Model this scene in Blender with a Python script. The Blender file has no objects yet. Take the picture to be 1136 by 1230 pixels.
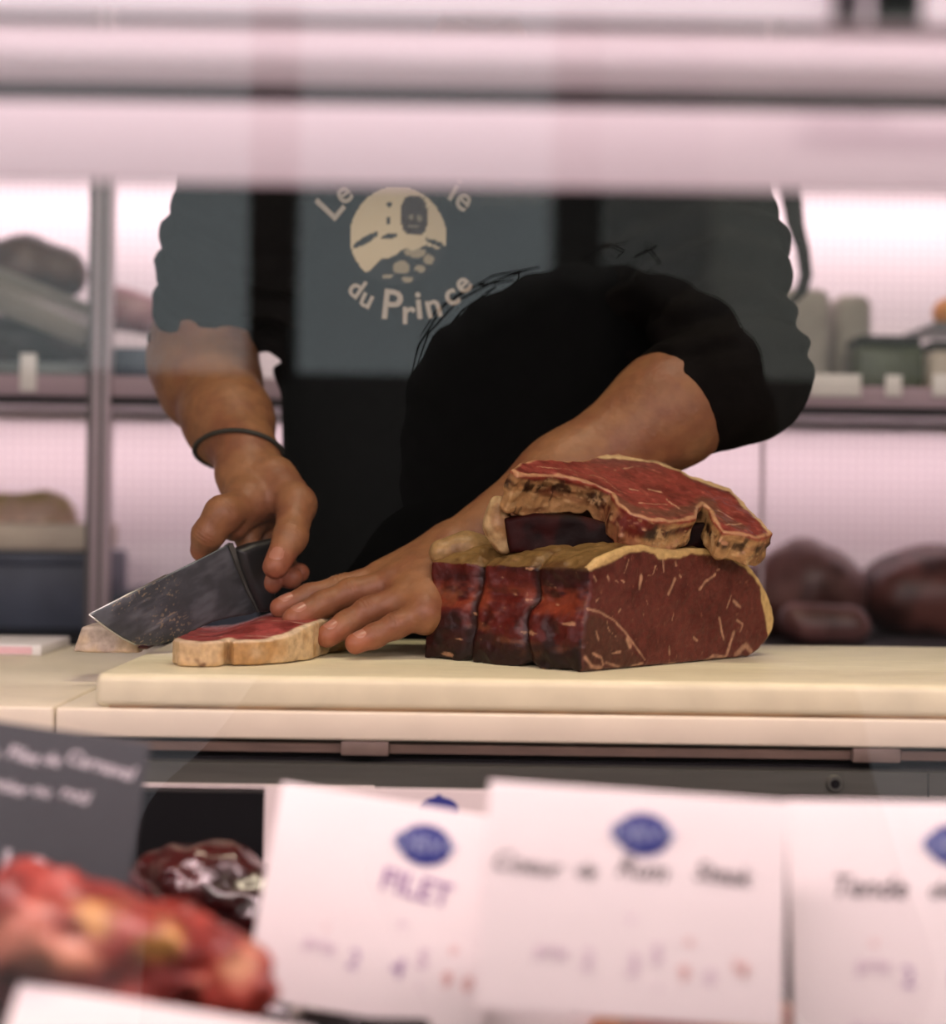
import bpy, bmesh, math, random
import numpy as np
from mathutils import Vector, Matrix, Euler
random.seed(7)
S = bpy.context.scene
COL = S.collection
# ------------------------------------------------------------------ camera
F = 1820.0                      # focal length in pixels of the 1136x1230 frame
CAM = np.array([0.0, 0.0, 1.087])
ROLL = math.radians(0.8)
BZ = 0.95                       # top of the cutting board
cam = bpy.data.cameras.new('camera'); camo = bpy.data.objects.new('camera', cam); COL.objects.link(camo)
cam.sensor_fit = 'HORIZONTAL'; cam.sensor_width = 36.0; cam.lens = F*36.0/1136.0
cam.clip_start = 0.02
camo.location = CAM
camo.rotation_euler = (Euler((math.pi/2, 0, 0)).to_matrix() @ Euler((0, 0, ROLL)).to_matrix()).to_euler()
cam.dof.use_dof = True; cam.dof.focus_distance = 1.39; cam.dof.aperture_fstop = cam.lens/23.0
cam.dof.aperture_blades = 0
S.camera = camo
CR, SR = math.cos(ROLL), math.sin(ROLL)
def ray(u, v):
    a, b = (u-568.0)/F, (615.0-v)/F
    return np.array([a*CR-b*SR, 1.0, a*SR+b*CR]) if False else np.array([a*CR - b*SR, 1.0, a*SR + b*CR])
def P(u, v, Y):                 # point of the place seen at (u, v) at the distance Y
    return CAM + ray(u, v)*Y
def onz(u, v, z):               # ... on the horizontal plane z
    r = ray(u, v); return CAM + r*((z-CAM[2])/r[2])
def onplane(u, v, o, n):
    r = ray(u, v); return CAM + r*(np.dot(o-CAM, n)/np.dot(r, n))
# ------------------------------------------------------------------ objects
def props(o, label=None, cat=None, group=None, kind=None):
    if label: o['label'] = label
    if cat: o['category'] = cat
    if group: o['group'] = group
    if kind: o['kind'] = kind
    return o
def link(name, me, mat=None, parent=None, smooth=True):
    o = bpy.data.objects.new(name, me); COL.objects.link(o)
    if mat: me.materials.append(mat)
    if parent: o.parent = parent
    if smooth and len(me.polygons):
        me.polygons.foreach_set('use_smooth', [True]*len(me.polygons))
    return o
def empty(name, loc, rot=(0, 0, 0)):
    o = bpy.data.objects.new(name, None); COL.objects.link(o)
    o.location = loc; o.rotation_euler = rot; o.empty_display_size = 0.05
    return o
def bm_mesh(bm):
    me = bpy.data.meshes.new('m'); bm.to_mesh(me); bm.free(); return me
def box_bm(bm, lo, hi, bev=0.0, seg=2):
    r = bmesh.ops.create_cube(bm, size=1.0)
    vs = r['verts']
    for v in vs:
        for i in range(3): v.co[i] = lo[i] + (v.co[i]+0.5)*(hi[i]-lo[i])
    if bev > 0:
        es = list({e for v in vs for e in v.link_edges})
        bmesh.ops.bevel(bm, geom=es, offset=bev, segments=seg, profile=0.5, affect='EDGES')
def box(name, lo, hi, mat, parent=None, bev=0.0, seg=2):
    bm = bmesh.new(); box_bm(bm, lo, hi, bev, seg)
    o = link(name, bm_mesh(bm), mat, parent, smooth=False)
    if bev > 0: auto(o)
    return o
def auto(o, ang=40):
    me = o.data
    me.polygons.foreach_set('use_smooth', [True]*len(me.polygons))
    try: me.set_sharp_from_angle(angle=math.radians(ang))
    except Exception: pass
def tube_bm(bm, pts, r, n=10, cap=True):
    pts = [Vector(p) for p in pts]; rs = r if hasattr(r, '__len__') else [r]*len(pts)
    rings = []; up = None
    for i, p in enumerate(pts):
        d = (pts[min(i+1, len(pts)-1)] - pts[max(i-1, 0)]).normalized()
        if up is None:
            up = Vector((0, 0, 1)) if abs(d.z) < .9 else Vector((1, 0, 0))
        a = (up - d*up.dot(d)).normalized(); b = d.cross(a); up = a
        rings.append([bm.verts.new(p + (a*math.cos(t)+b*math.sin(t))*rs[i]) for t in [2*math.pi*k/n for k in range(n)]])
    for A, B in zip(rings, rings[1:]):
        for k in range(n): bm.faces.new((A[k], A[(k+1) % n], B[(k+1) % n], B[k]))
    if cap:
        bm.faces.new(rings[0][::-1]); bm.faces.new(rings[-1])
def tube(name, pts, r, mat, parent=None, n=10):
    bm = bmesh.new(); tube_bm(bm, pts, r, n); return link(name, bm_mesh(bm), mat, parent)
# ------------------------------------------------------------------ numpy fields
def vnoise(p, sc, seed=0):
    q = p*sc; i = np.floor(q).astype(np.int64); f = q-i; f = f*f*(3-2*f)
    def h(a, b, c):
        n = (a*374761393 + b*668265263 + c*2147483647 + seed*1274126177) & 0xffffffff
        n = ((n ^ (n >> 13))*1274126177) & 0xffffffff
        return ((n ^ (n >> 16)) & 0xffff)/65535.0*2-1
    x, y, z = i[..., 0], i[..., 1], i[..., 2]; fx, fy, fz = f[..., 0], f[..., 1], f[..., 2]
    r = 0
    for a in (0, 1):
        for b in (0, 1):
            for c in (0, 1):
                r = r + h(x+a, y+b, z+c)*(fx if a else 1-fx)*(fy if b else 1-fy)*(fz if c else 1-fz)
    return r
def fbm(p, sc, seed=0, oct=3):
    r, a = 0, 1.0
    for k in range(oct):
        r = r + a*vnoise(p, sc*2**k, seed+k*17); a *= .5
    return r/1.75
def surface_nets(Fd, org, h, own=False):
    s = Fd < 0
    nx, ny, nz = Fd.shape
    c = np.zeros((nx-1, ny-1, nz-1), np.int8)
    for a in (0, 1):
        for b in (0, 1):
            for d in (0, 1):
                c += s[a:nx-1+a, b:ny-1+b, d:nz-1+d]
    act = (c > 0) & (c < 8)
    I = np.argwhere(act)
    idx = -np.ones(act.shape, np.int32); idx[act] = np.arange(len(I))
    vals = {}
    for a in (0, 1):
        for b in (0, 1):
            for d in (0, 1):
                vals[(a, b, d)] = Fd[I[:, 0]+a, I[:, 1]+b, I[:, 2]+d].astype(np.float64)
    acc = np.zeros((len(I), 3)); cnt = np.zeros(len(I))
    keys = list(vals)
    for k1 in keys:
        for ax in range(3):
            if k1[ax]: continue
            k2 = list(k1); k2[ax] = 1; k2 = tuple(k2)
            v1, v2 = vals[k1], vals[k2]
            m = (v1 < 0) != (v2 < 0)
            t = np.where(m, v1/np.where(m, v1-v2, 1), 0)
            p = np.tile(np.array(k1, float), (len(I), 1)); p[:, ax] = t
            acc[m] += p[m]; cnt[m] += 1
    V = (I + acc/cnt[:, None])*h + org
    Q = []
    for ax in range(3):
        o1, o2 = (ax+1) % 3, (ax+2) % 3
        sl1 = [slice(None)]*3; sl2 = [slice(None)]*3
        sl1[ax] = slice(0, -1); sl2[ax] = slice(1, None)
        A, B = s[tuple(sl1)], s[tuple(sl2)]
        E = np.argwhere(A != B)
        lim = np.array(act.shape)
        ok = (E[:, ax] >= (1 if own else 0)) & (E[:, o1] >= 1) & (E[:, o2] >= 1) & (E[:, o1] < lim[o1]) & (E[:, o2] < lim[o2])
        E = E[ok]
        ins = A[E[:, 0], E[:, 1], E[:, 2]]
        q = []
        for d1, d2 in ((1, 1), (0, 1), (0, 0), (1, 0)):
            G = E.copy(); G[:, o1] -= d1; G[:, o2] -= d2
            q.append(idx[G[:, 0], G[:, 1], G[:, 2]])
        q = np.stack(q, 1)
        q[~ins] = q[~ins][:, ::-1]
        Q.append(q)
    Q = np.concatenate(Q)
    Q = Q[(Q >= 0).all(1)]
    return (V, Q, I) if own else (V, Q)
def np_mesh(V, Q, colors=None):
    me = bpy.data.meshes.new('m')
    me.vertices.add(len(V)); me.vertices.foreach_set('co', np.asarray(V, np.float32).ravel())
    me.loops.add(Q.size); me.loops.foreach_set('vertex_index', Q.ravel().astype(np.int32))
    me.polygons.add(len(Q)); me.polygons.foreach_set('loop_start', np.arange(0, Q.size, Q.shape[1], dtype=np.int32))
    me.polygons.foreach_set('loop_total', np.full(len(Q), Q.shape[1], np.int32))
    me.update(calc_edges=True); me.validate()
    if colors is not None: set_col(me, colors)
    return me
def set_col(me, colors):
    a = me.color_attributes.new('Col', 'FLOAT_COLOR', 'POINT')
    c = np.ones((len(me.vertices), 4), np.float32); c[:, :3] = colors
    a.data.foreach_set('color', c.ravel())
def smin(a, b, k):
    h = np.maximum(k-np.abs(a-b), 0)/k
    return np.minimum(a, b) - h*h*k*.25
class Field:
    """union of groups; a group is a chain of round cones [(p, q, rp, rq)]"""
    def __init__(s): s.g = []
    def add(s, prims, kin=.006, k=.004): s.g.append(([tuple(map(np.asarray, p)) for p in prims], kin, k)); return s
    def chain(s, pts, rs, kin=.006, k=.004):
        return s.add([(pts[i], pts[i+1], rs[i], rs[i+1]) for i in range(len(pts)-1)], kin, k)
    @staticmethod
    def cone(X, p, q, a, b):
        d = q-p; L = max(float(d@d), 1e-12)
        t = np.clip(((X-p)@d)/L, 0, 1)
        return np.linalg.norm(X-p-t[..., None]*d, axis=-1) - (a+(b-a)*t)
    def ev(s, X, near=None):
        r = np.full(X.shape[:-1], 1.0)
        for gi, (pr, kin, k) in enumerate(s.g):
            d = None
            for pi, p in enumerate(pr):
                if near is not None and (gi, pi) not in near: continue
                e = s.cone(X, *p); d = e if d is None else smin(d, e, kin)
            if d is not None: r = smin(r, d, k)
        return r
    def mesh(s, h, disp=None, B=16, crop=None):
        allp = np.array([x for g in s.g for p in g[0] for x in ((p[0]-max(p[2], p[3])), (p[0]+max(p[2], p[3])), (p[1]-max(p[2], p[3])), (p[1]+max(p[2], p[3])))])
        lo = allp.min(0)-4*h-.004; hi = allp.max(0)+4*h+.004
        n = np.ceil((hi-lo)/h/B).astype(int)
        R = B*h*.87+h*2
        ax = (np.arange(B+2)-1)*h
        gr = np.stack(np.meshgrid(ax, ax, ax, indexing='ij'), -1)
        AV, AK, AQ, off = [], [], [], 0
        for i in range(n[0]):
            for j in range(n[1]):
                for k in range(n[2]):
                    o = lo+np.array([i, j, k])*B*h; c = (o+B*h*.5)[None]
                    near = set(); best = 9
                    for gi, (pr, kin, kk) in enumerate(s.g):
                        for pi, p in enumerate(pr):
                            dd = float(s.cone(c, *p)[0])
                            if dd < R+.03: near.add((gi, pi)); best = min(best, dd)
                    if best > R+.02 or best < -R-.02: continue
                    X = gr+o
                    d = s.ev(X, near)
                    if disp is not None: d = d + disp(X)
                    if d.min() > 0 or d.max() < 0: continue
                    V, Q, I = surface_nets(d, o-h, h, True)
                    if not len(Q): continue
                    I = I + np.array([i, j, k])*B + 4
                    AV.append(V); AK.append((I[:, 0]*100003+I[:, 1])*100003+I[:, 2]); AQ.append(Q+off); off += len(V)
        V = np.concatenate(AV); K = np.concatenate(AK); Q = np.concatenate(AQ)
        _, first, inv = np.unique(K, return_index=True, return_inverse=True)
        Q = inv[Q]; V = V[first]
        used = np.unique(Q); m = -np.ones(len(V), int); m[used] = np.arange(len(used))
        return V[used], m[Q]
def poly_sd(pts, X, Y):
    pts = np.asarray(pts, float); d = np.full(X.shape, 1e9); ins = np.zeros(X.shape, bool)
    n = len(pts)
    for i in range(n):
        a, b = pts[i], pts[(i+1) % n]
        e = b-a; wx, wy = X-a[0], Y-a[1]
        t = np.clip((wx*e[0]+wy*e[1])/max(e@e, 1e-14), 0, 1)
        d = np.minimum(d, (wx-e[0]*t)**2+(wy-e[1]*t)**2)
        c = (a[1] > Y) != (b[1] > Y)
        if e[1] != 0:
            ins ^= c & (X < e[0]*(Y-a[1])/e[1]+a[0])
    return np.where(ins, -1, 1)*np.sqrt(d)
def seg_d(X, Y, pl):
    d = np.full(X.shape, 1e9)
    for (a, b) in zip(pl, pl[1:]):
        a = np.asarray(a); b = np.asarray(b); e = b-a
        t = np.clip(((X-a[0])*e[0]+(Y-a[1])*e[1])/max(e@e, 1e-14), 0, 1)
        d = np.minimum(d, np.hypot(X-a[0]-e[0]*t, Y-a[1]-e[1]*t))
    return d
def prism(poly, w0, w1, frame, h, r=.004, disp=None, color=None, w0f=None):
    """solid with the outline poly in the (s, t) plane of frame, from w0 to w1 along its third axis"""
    o, es, et, ew = frame
    poly = np.asarray(poly, float); pad = 5*h+.008
    lo = np.array([poly[:, 0].min()-pad, poly[:, 1].min()-pad, w0-pad]); 
    w1max = w1 if np.isscalar(w1) else .08
    hi = np.array([poly[:, 0].max()+pad, poly[:, 1].max()+pad, w1max+pad])
    n = np.ceil((hi-lo)/h).astype(int)
    s = lo[0]+np.arange(n[0])*h; t = lo[1]+np.arange(n[1])*h; w = lo[2]+np.arange(n[2])*h
    SS, TT = np.meshgrid(s, t, indexing='ij')
    d2 = poly_sd(poly, SS, TT)[:, :, None]
    top = w1 if np.isscalar(w1) else w1(SS, TT)[:, :, None]
    bot = w0f(SS, TT)[:, :, None] if w0f else w0
    dz = np.maximum(bot-w[None, None], w[None, None]-top)
    a, b = d2+r, dz+r
    D = np.hypot(np.maximum(a, 0), np.maximum(b, 0))+np.minimum(np.maximum(a, b), 0)-r
    if disp is not None:
        m = np.abs(D) < .02
        ijk = np.argwhere(m); X = ijk*h+lo
        D[m] += disp(X)
    V, Q = surface_nets(D.astype(np.float32), lo, h)
    W = o+V[:, :1]*es+V[:, 1:2]*et+V[:, 2:]*ew
    if np.linalg.det(np.stack([es, et, ew])) < 0: Q = Q[:, ::-1]
    me = np_mesh(W, Q)
    if color is not None:
        nr = np.zeros(len(V)*3, np.float32); me.vertex_normals.foreach_get('vector', nr) if hasattr(me, 'vertex_normals') else None
        nr = nr.reshape(-1, 3); N = np.stack([nr@es, nr@et, nr@ew], 1)
        set_col(me, color(V, N))
    return me
def ss(a, b, x):
    t = np.clip((x-a)/(b-a), 0, 1); return t*t*(3-2*t)
def mixc(A, B, f): return A*(1-f[:, None]) + np.asarray(B)[None]*f[:, None]
def rgb(r, g, b):               # srgb bytes to linear
    def l(c):
        c /= 255.0
        return c/12.92 if c <= .04045 else ((c+.055)/1.055)**2.4
    return (l(r), l(g), l(b))
# ------------------------------------------------------------------ materials
def mat(name, col=(.5, .5, .5), rough=.5, metal=0.0, spec=.5, emit=None, es=0.0, attr=False, noise=None, bump=None, sss=0.0, coat=0.0):
    m = bpy.data.materials.new(name); m.use_nodes = True
    nt = m.node_tree; b = nt.nodes['Principled BSDF']
    b.inputs['Base Color'].default_value = (*col, 1); b.inputs['Roughness'].default_value = rough
    b.inputs['Metallic'].default_value = metal; b.inputs['Specular IOR Level'].default_value = spec
    b.inputs['Coat Weight'].default_value = coat; b.inputs['Coat Roughness'].default_value = .12
    if sss:
        b.inputs['Subsurface Weight'].default_value = sss
        b.inputs['Subsurface Radius'].default_value = (.012, .004, .002); b.inputs['Subsurface Scale'].default_value = 1.0
    if emit:
        b.inputs['Emission Color'].default_value = (*emit, 1); b.inputs['Emission Strength'].default_value = es
    tc = nt.nodes.new('ShaderNodeTexCoord'); src = None
    if attr:
        a = nt.nodes.new('ShaderNodeAttribute'); a.attribute_name = 'Col'; src = a.outputs['Color']
    if noise:                   # (scale, darkest factor, stretch)
        n = nt.nodes.new('ShaderNodeTexNoise'); n.inputs['Scale'].default_value = noise[0]; n.inputs['Detail'].default_value = 5
        mp = nt.nodes.new('ShaderNodeMapping'); mp.inputs['Scale'].default_value = noise[2] if len(noise) > 2 else (1, 1, 1)
        nt.links.new(tc.outputs['Object'], mp.inputs['Vector']); nt.links.new(mp.outputs['Vector'], n.inputs['Vector'])
        rp = nt.nodes.new('ShaderNodeMapRange'); rp.inputs['From Min'].default_value = .3; rp.inputs['From Max'].default_value = .7
        rp.inputs['To Min'].default_value = noise[1]; rp.inputs['To Max'].default_value = 1.0
        nt.links.new(n.outputs['Fac'], rp.inputs['Value'])
        mx = nt.nodes.new('ShaderNodeMix'); mx.data_type = 'RGBA'; mx.blend_type = 'MULTIPLY'; mx.inputs['Factor'].default_value = 1
        if src: nt.links.new(src, mx.inputs['A'])
        else: mx.inputs['A'].default_value = (*col, 1)
        nt.links.new(rp.outputs['Result'], mx.inputs['B']); src = mx.outputs['Result']
    if src: nt.links.new(src, b.inputs['Base Color'])
    if bump:                    # (scale, strength, distance)
        n2 = nt.nodes.new('ShaderNodeTexNoise'); n2.inputs['Scale'].default_value = bump[0]; n2.inputs['Detail'].default_value = 4
        nt.links.new(tc.outputs['Object'], n2.inputs['Vector'])
        bp = nt.nodes.new('ShaderNodeBump'); bp.inputs['Strength'].default_value = bump[1]; bp.inputs['Distance'].default_value = bump[2]
        nt.links.new(n2.outputs['Fac'], bp.inputs['Height']); nt.links.new(bp.outputs['Normal'], b.inputs['Normal'])
    return m
def glass_mat(name, tint=(1, 1, 1), ior=1.5):
    m = bpy.data.materials.new(name); m.use_nodes = True; nt = m.node_tree
    for n in list(nt.nodes): nt.nodes.remove(n)
    o = nt.nodes.new('ShaderNodeOutputMaterial'); mx = nt.nodes.new('ShaderNodeMixShader')
    t = nt.nodes.new('ShaderNodeBsdfTransparent'); t.inputs['Color'].default_value = (*tint, 1)
    g = nt.nodes.new('ShaderNodeBsdfGlossy'); g.inputs['Roughness'].default_value = 0.0
    f = nt.nodes.new('ShaderNodeFresnel'); f.inputs['IOR'].default_value = ior
    nt.links.new(f.outputs['Fac'], mx.inputs['Fac']); nt.links.new(t.outputs[0], mx.inputs[1]); nt.links.new(g.outputs[0], mx.inputs[2])
    nt.links.new(mx.outputs[0], o.inputs['Surface'])
    return m
def panel_mat():
    m = mat('perforated white panel', (.86, .80, .82), .45)
    nt = m.node_tree; b = nt.nodes['Principled BSDF']
    tc = nt.nodes.new('ShaderNodeTexCoord'); mp = nt.nodes.new('ShaderNodeMapping'); mp.inputs['Scale'].default_value = (62, 62, 62)
    vo = nt.nodes.new('ShaderNodeTexVoronoi'); vo.inputs['Randomness'].default_value = 0.0; vo.inputs['Scale'].default_value = 1
    r = nt.nodes.new('ShaderNodeMapRange'); r.inputs['From Min'].default_value = .2; r.inputs['From Max'].default_value = .32
    mx = nt.nodes.new('ShaderNodeMix'); mx.data_type = 'RGBA'
    mx.inputs['A'].default_value = (.60, .53, .57, 1); mx.inputs['B'].default_value = (.86, .80, .82, 1)
    nt.links.new(tc.outputs['Object'], mp.inputs['Vector']); nt.links.new(mp.outputs['Vector'], vo.inputs['Vector'])
    nt.links.new(vo.outputs['Distance'], r.inputs['Value']); nt.links.new(r.outputs['Result'], mx.inputs['Factor'])
    nt.links.new(mx.outputs['Result'], b.inputs['Base Color'])
    return m
M = dict(
    wall=mat('pale painted wall', (.55, .53, .50), .7, noise=(6, .9)),
    wallf=mat('dark panelled wall', (.05, .052, .055), .6, noise=(5, .8)),
    tile=mat('light floor tile', (.42, .41, .40), .35, noise=(3, .85)),
    ceil=mat('ceiling paint', (.6, .58, .55), .8, noise=(4, .93)),
    frame=mat('black window frame', (.012, .012, .013), .4),
    glass=glass_mat('clear glass', (.985, .99, .99)),
    poly=mat('white polyethylene board', (.84, .79, .53), .42, noise=(26, .86, (1, 5, 1)), bump=(300, .12, .0004)),
    poly2=mat('white polyethylene worktop', (.83, .76, .58), .45, noise=(18, .9), bump=(200, .1, .0004)),
    wood=mat('brown support rail', (.14, .095, .07), .6, noise=(30, .7, (1, 6, 6))),
    steel=mat('brushed steel', (.13, .135, .115), .45, .5, noise=(30, .8, (.3, 4, 4))),
    steel2=mat('pale coated trim', (.5, .45, .43), .45, noise=(60, .85)),
    black=mat('black enamel', (.006, .006, .007), .5, spec=.2),
    stepm=mat('matt black step', (.004, .004, .0045), .9, spec=.05),
    brk=mat('dull brown bracket', (.20, .15, .12), .55, noise=(40, .7)),
    skirt=mat('pale blue skirting tile', (.60, .68, .82), .4, noise=(4, .9)),
    navy=mat('dark blue grey liner', (.02, .03, .045), .5),
    skin=mat('skin', (.4, .2, .12), .5, attr=True, noise=(90, .8), bump=(260, .35, .0012), sss=.06, spec=.4),
    shirt=mat('black knit cloth', (.007, .006, .0055), .95, spec=.03, noise=(40, .7), bump=(500, .3, .001)),
    apron=mat('black apron cloth', (.0045, .0048, .005), .95, spec=.03, noise=(60, .8), bump=(700, .3, .0008)),
    print=mat('cream print', (.52, .45, .35), .8, attr=True, spec=.1),
    cream=mat('cream lettering', (.42, .36, .29), .8, spec=.1),
    trouser=mat('dark trouser cloth', (.012, .013, .016), .9, noise=(30, .8)),
    hair=mat('dark hair', (.004, .003, .003), .75, spec=.1),
    coat=mat('black coat cloth', (.003, .003, .003), .95, spec=.03),
    cord=mat('olive cord', (.022, .02, .012), .8),
    blade=mat('worn carbon steel', (.10, .105, .11), .36, .75, attr=True, noise=(60, .75)),
    edge=mat('bright ground edge', (.62, .62, .60), .3, .9),
    handle=mat('black knife handle', (.008, .008, .009), .4),
    meat=mat('raw beef', (.2, .03, .02), .4, attr=True, noise=(160, .66), bump=(260, .4, .0014), spec=.28),
    meatd=mat('shade darkened beef', (.03, .008, .006), .6, attr=True, noise=(80, .6), bump=(160, .4, .0014), spec=.12),  # beef copy made darker and duller to paint in the shade of the stack
    meatb=mat('beef behind glass', (.2, .03, .02), .4, attr=True, noise=(60, .7), bump=(120, .3, .002)),
    wrapm=mat('vacuum packed beef', (.06, .01, .01), .16, attr=True, noise=(70, .6), bump=(55, .7, .006), coat=.6),
    tagw=mat('white price card', (.86, .80, .79), .5, noise=(9, .95)),
    slate=mat('grey slate card', (.05, .05, .055), .6, noise=(12, .9)),
    chalk=mat('chalk white ink', (.55, .52, .54), .8),
    blue=mat('royal blue print', (.02, .03, .20), .5),
    bluew=mat('pale print on blue', (.22, .25, .42), .5),
    ink=mat('black marker ink', (.03, .016, .022), .6),
    violet=mat('violet ink', (.30, .17, .36), .6),
    red=mat('red ink', (.62, .26, .22), .6),
    lilac=mat('pale lilac ink', (.55, .40, .52), .6),
    white=mat('white plastic', (.80, .78, .78), .4),
    rail=mat('white enamelled rail', (.80, .72, .73), .5),
    fascia=mat('lamp diffuser', (.75, .62, .66), .5, emit=(.95, .60, .68), es=.32),
    lampup=mat('upper lamp diffuser', (.8, .7, .72), .5, emit=(1.0, .74, .82), es=.62),
    led=mat('led strip', (.9, .8, .8), .5, emit=(1.0, .84, .84), es=6.0),
    tube=mat('pink lamp tube', (.9, .8, .8), .5, emit=(1.0, .70, .74), es=6.0),
    ledge=mat('pink grey ledge', (.50, .34, .38), .5),
    slot=mat('dark brown shadow gap', (.03, .013, .009), .6, noise=(9, .6)),
    panel=panel_mat(),
    shelfm=mat('grey shelf steel', (.16, .17, .175), .4, .4, noise=(20, .85)),
    mauve=mat('mauve shelf rail', (.42, .30, .36), .5),
    upright=mat('pink grey upright', (.40, .32, .35), .35, .3),
    uprd=mat('dark edge strip', (.09, .075, .08), .4),
    olive=mat('olive green jar', (.07, .085, .04), .35, noise=(25, .5)),
    pack=mat('pale paper wrap', (.42, .38, .34), .7, noise=(16, .65)),
    orange=mat('orange fruit', (.75, .28, .06), .5, noise=(40, .8)),
    bluebox=mat('slate blue crate', (.075, .09, .14), .5, noise=(10, .55)),
    ceramic=mat('beige tray', (.30, .27, .24), .45, noise=(20, .8)),
    creamt=mat('cream food tray', (.66, .56, .47), .55, noise=(14, .8)),
    street=mat('street paving', (.16, .16, .165), .8, noise=(3, .8)),
    facade=mat('pale stone facade', (.58, .54, .50), .8, noise=(2, .7)),
    facade2=mat('cream rendered facade', (.90, .84, .74), .8, noise=(2, .9)),
    brown=mat('dark brown bark crust', (.07, .035, .02), .6, noise=(40, .5), bump=(60, .5, .004)),
)
# ------------------------------------------------------------------ room
def st(name, lo, hi, m, **k): return props(box(name, lo, hi, m, **k), kind='structure')
WX, YF, YB = 2.4, -3.0, 3.0
st('floor', (-WX-.1, YF-.1, -.1), (WX+.1, YB+.1, 0), M['tile'])
st('ceiling', (-WX-.1, YF-.1, 2.9), (WX+.1, YB+.1, 3.0), M['ceil'])
st('wall_left', (-WX-.1, YF, 0), (-WX, YB, 2.9), M['wall'])
st('wall_right', (WX, YF, 0), (WX+.1, YB, 2.9), M['wall'])
st('wall_back', (-WX, YB, 0), (WX, YB+.1, 2.9), M['wall'])
# street front: low pale skirting, dark panel up to the sill, three panes between black posts
fw = bmesh.new()
box_bm(fw, (-WX, YF-.1, .62), (WX, YF, 1.47))
box_bm(fw, (-WX, YF-.1, 2.55), (WX, YF, 2.9))
props(link('wall_front', bm_mesh(fw), M['wallf'], smooth=False), kind='structure')
st('baseboard_front', (-WX, YF-.1, 0), (WX, YF+.005, .62), M['skirt'])
posts = [-WX+.02, -.572, .284, WX-.02]
for i in range(4):
    st('trim_%d' % (i+1), (posts[i]-.062, YF-.11, 1.47), (posts[i]+.062, YF+.03, 2.55), M['frame'])
for i in range(3):
    st('window_%d' % (i+1), (posts[i]+.062, YF-.053, 1.47), (posts[i+1]-.062, YF-.047, 2.55), M['glass'])
st('pavement', (-14, -12, -.16), (14, YF-.1, -.1), M['street'])
st('facade', (.55, -10.2, -.1), (1.72, -10, 9), M['facade'])
st('facade.001', (1.72, -10.3, -.1), (9, -10.1, 9), M['facade2'])
# ------------------------------------------------------------------ world and lamps
w = bpy.data.worlds.new('sky'); S.world = w; w.use_nodes = True
w.node_tree.nodes['Background'].inputs['Color'].default_value = (.88, .97, 1.0, 1)
w.node_tree.nodes['Background'].inputs['Strength'].default_value = 1.28
def area(name, loc, rot, sx, sy, power, col):
    l = bpy.data.lights.new(name, 'AREA'); l.shape = 'RECTANGLE'; l.size = sx; l.size_y = sy; l.energy = power; l.color = col
    o = bpy.data.objects.new(name, l); COL.objects.link(o); o.location = loc; o.rotation_euler = rot
    return o
WARM = (1.0, .84, .62)
DAY = (1.0, .93, .86)
def ceiling_lamp(x, y, power, label, sx=.9, sy=.16, col=WARM):
    t = empty('ceiling_lamp', (x, y, 2.9)); props(t, label, 'lamp', 'lamps along the shop ceiling')
    box('housing', (-sx/2-.02, -sy/2-.02, -.06), (sx/2+.02, sy/2+.02, -.0), M['white'], t, .004)
    a = area('lamp_light', (0, 0, -.066), (0, 0, 0), sx, sy, power, col); a.parent = t
ceiling_lamp(.15, 1.12, 16, 'long warm ceiling lamp over the cutting board')
ceiling_lamp(-1.3, -1.5, 32, 'ceiling lamp over the shop floor on the left', col=DAY)
ceiling_lamp(.1, -1.5, 32, 'ceiling lamp over the middle of the shop floor', col=DAY)
ceiling_lamp(1.5, -1.5, 32, 'ceiling lamp over the shop floor on the right', col=DAY)
# ------------------------------------------------------------------ display case: glass, canopy, deck
GY = .62
props(box('display_glass', (-1.9, GY, .62), (1.9, GY+.006, 1.62), M['glass']), 'large clear front pane of the meat counter carrying faint reflections', 'glass')
def zat(v, Y): return float(P(568, v, Y)[2])
def canopy():
    t = empty('case_canopy', (0, .70, zat(180, .70)))
    props(t, 'pink lit canopy with two lamp bands across the top of the case', 'canopy')
    inv = Matrix.Translation(-Vector(t.location))
    def add(o): o.parent = t; o.matrix_parent_inverse = inv; return o
    Y = CY
    add(box('lamp_fascia', (-1.6, Y-.006, zat(226, Y)), (1.6, Y, zat(131, Y)), M['fascia'], None, .002))
    add(box('hidden_shield', (-1.6, Y, zat(130, Y)-.003), (1.6, Y+.056, zat(130, Y)), M['white']))  # unseen plate added to keep the tube's light out of the gap above
    add(box('shadow_gap_board', (-1.6, Y+.031, zat(130, Y)), (1.6, Y+.036, zat(24, Y)), M['slot']))  # added dark board standing in for the shade in the gap
    add(tube('lamp_tube', [(-1.5, Y+.022, zat(165, Y)), (1.5, Y+.022, zat(165, Y))], .008, M['tube']))
    r = (zat(27, Y)-zat(97, Y))/2
    add(tube('rounded_rail', [(-1.6, Y+.012, zat(62, Y)), (1.6, Y+.012, zat(62, Y))], r, M['rail'], n=40))
    add(box('upper_lamp', (-1.6, Y-.036, zat(19, Y-.036)), (1.6, Y-.033, zat(-70, Y-.036)), M['lampup'], None, .001))
    add(box('top_plate', (-1.6, Y-.033, zat(-64, Y)), (1.6, Y+.05, zat(-70, Y)), M['white']))
    add(box('ledge', (float(P(992, 20, .64)[0]), .638, zat(27, .64)), (1.6, .652, zat(22, .64)), M['ledge'], None, .0006))
    for s in (-1, 1):
        add(box('end_bracket', (s*1.6-.02, Y-.01, zat(240, Y)), (s*1.6+.02, Y+.10, zat(-70, Y)), M['steel']))
        add(box('post', (s*1.6-.02, Y+.06, DZ), (s*1.6+.02, Y+.10, zat(-70, Y)), M['steel']))
CY, DZ = .70, .70
canopy()
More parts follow.
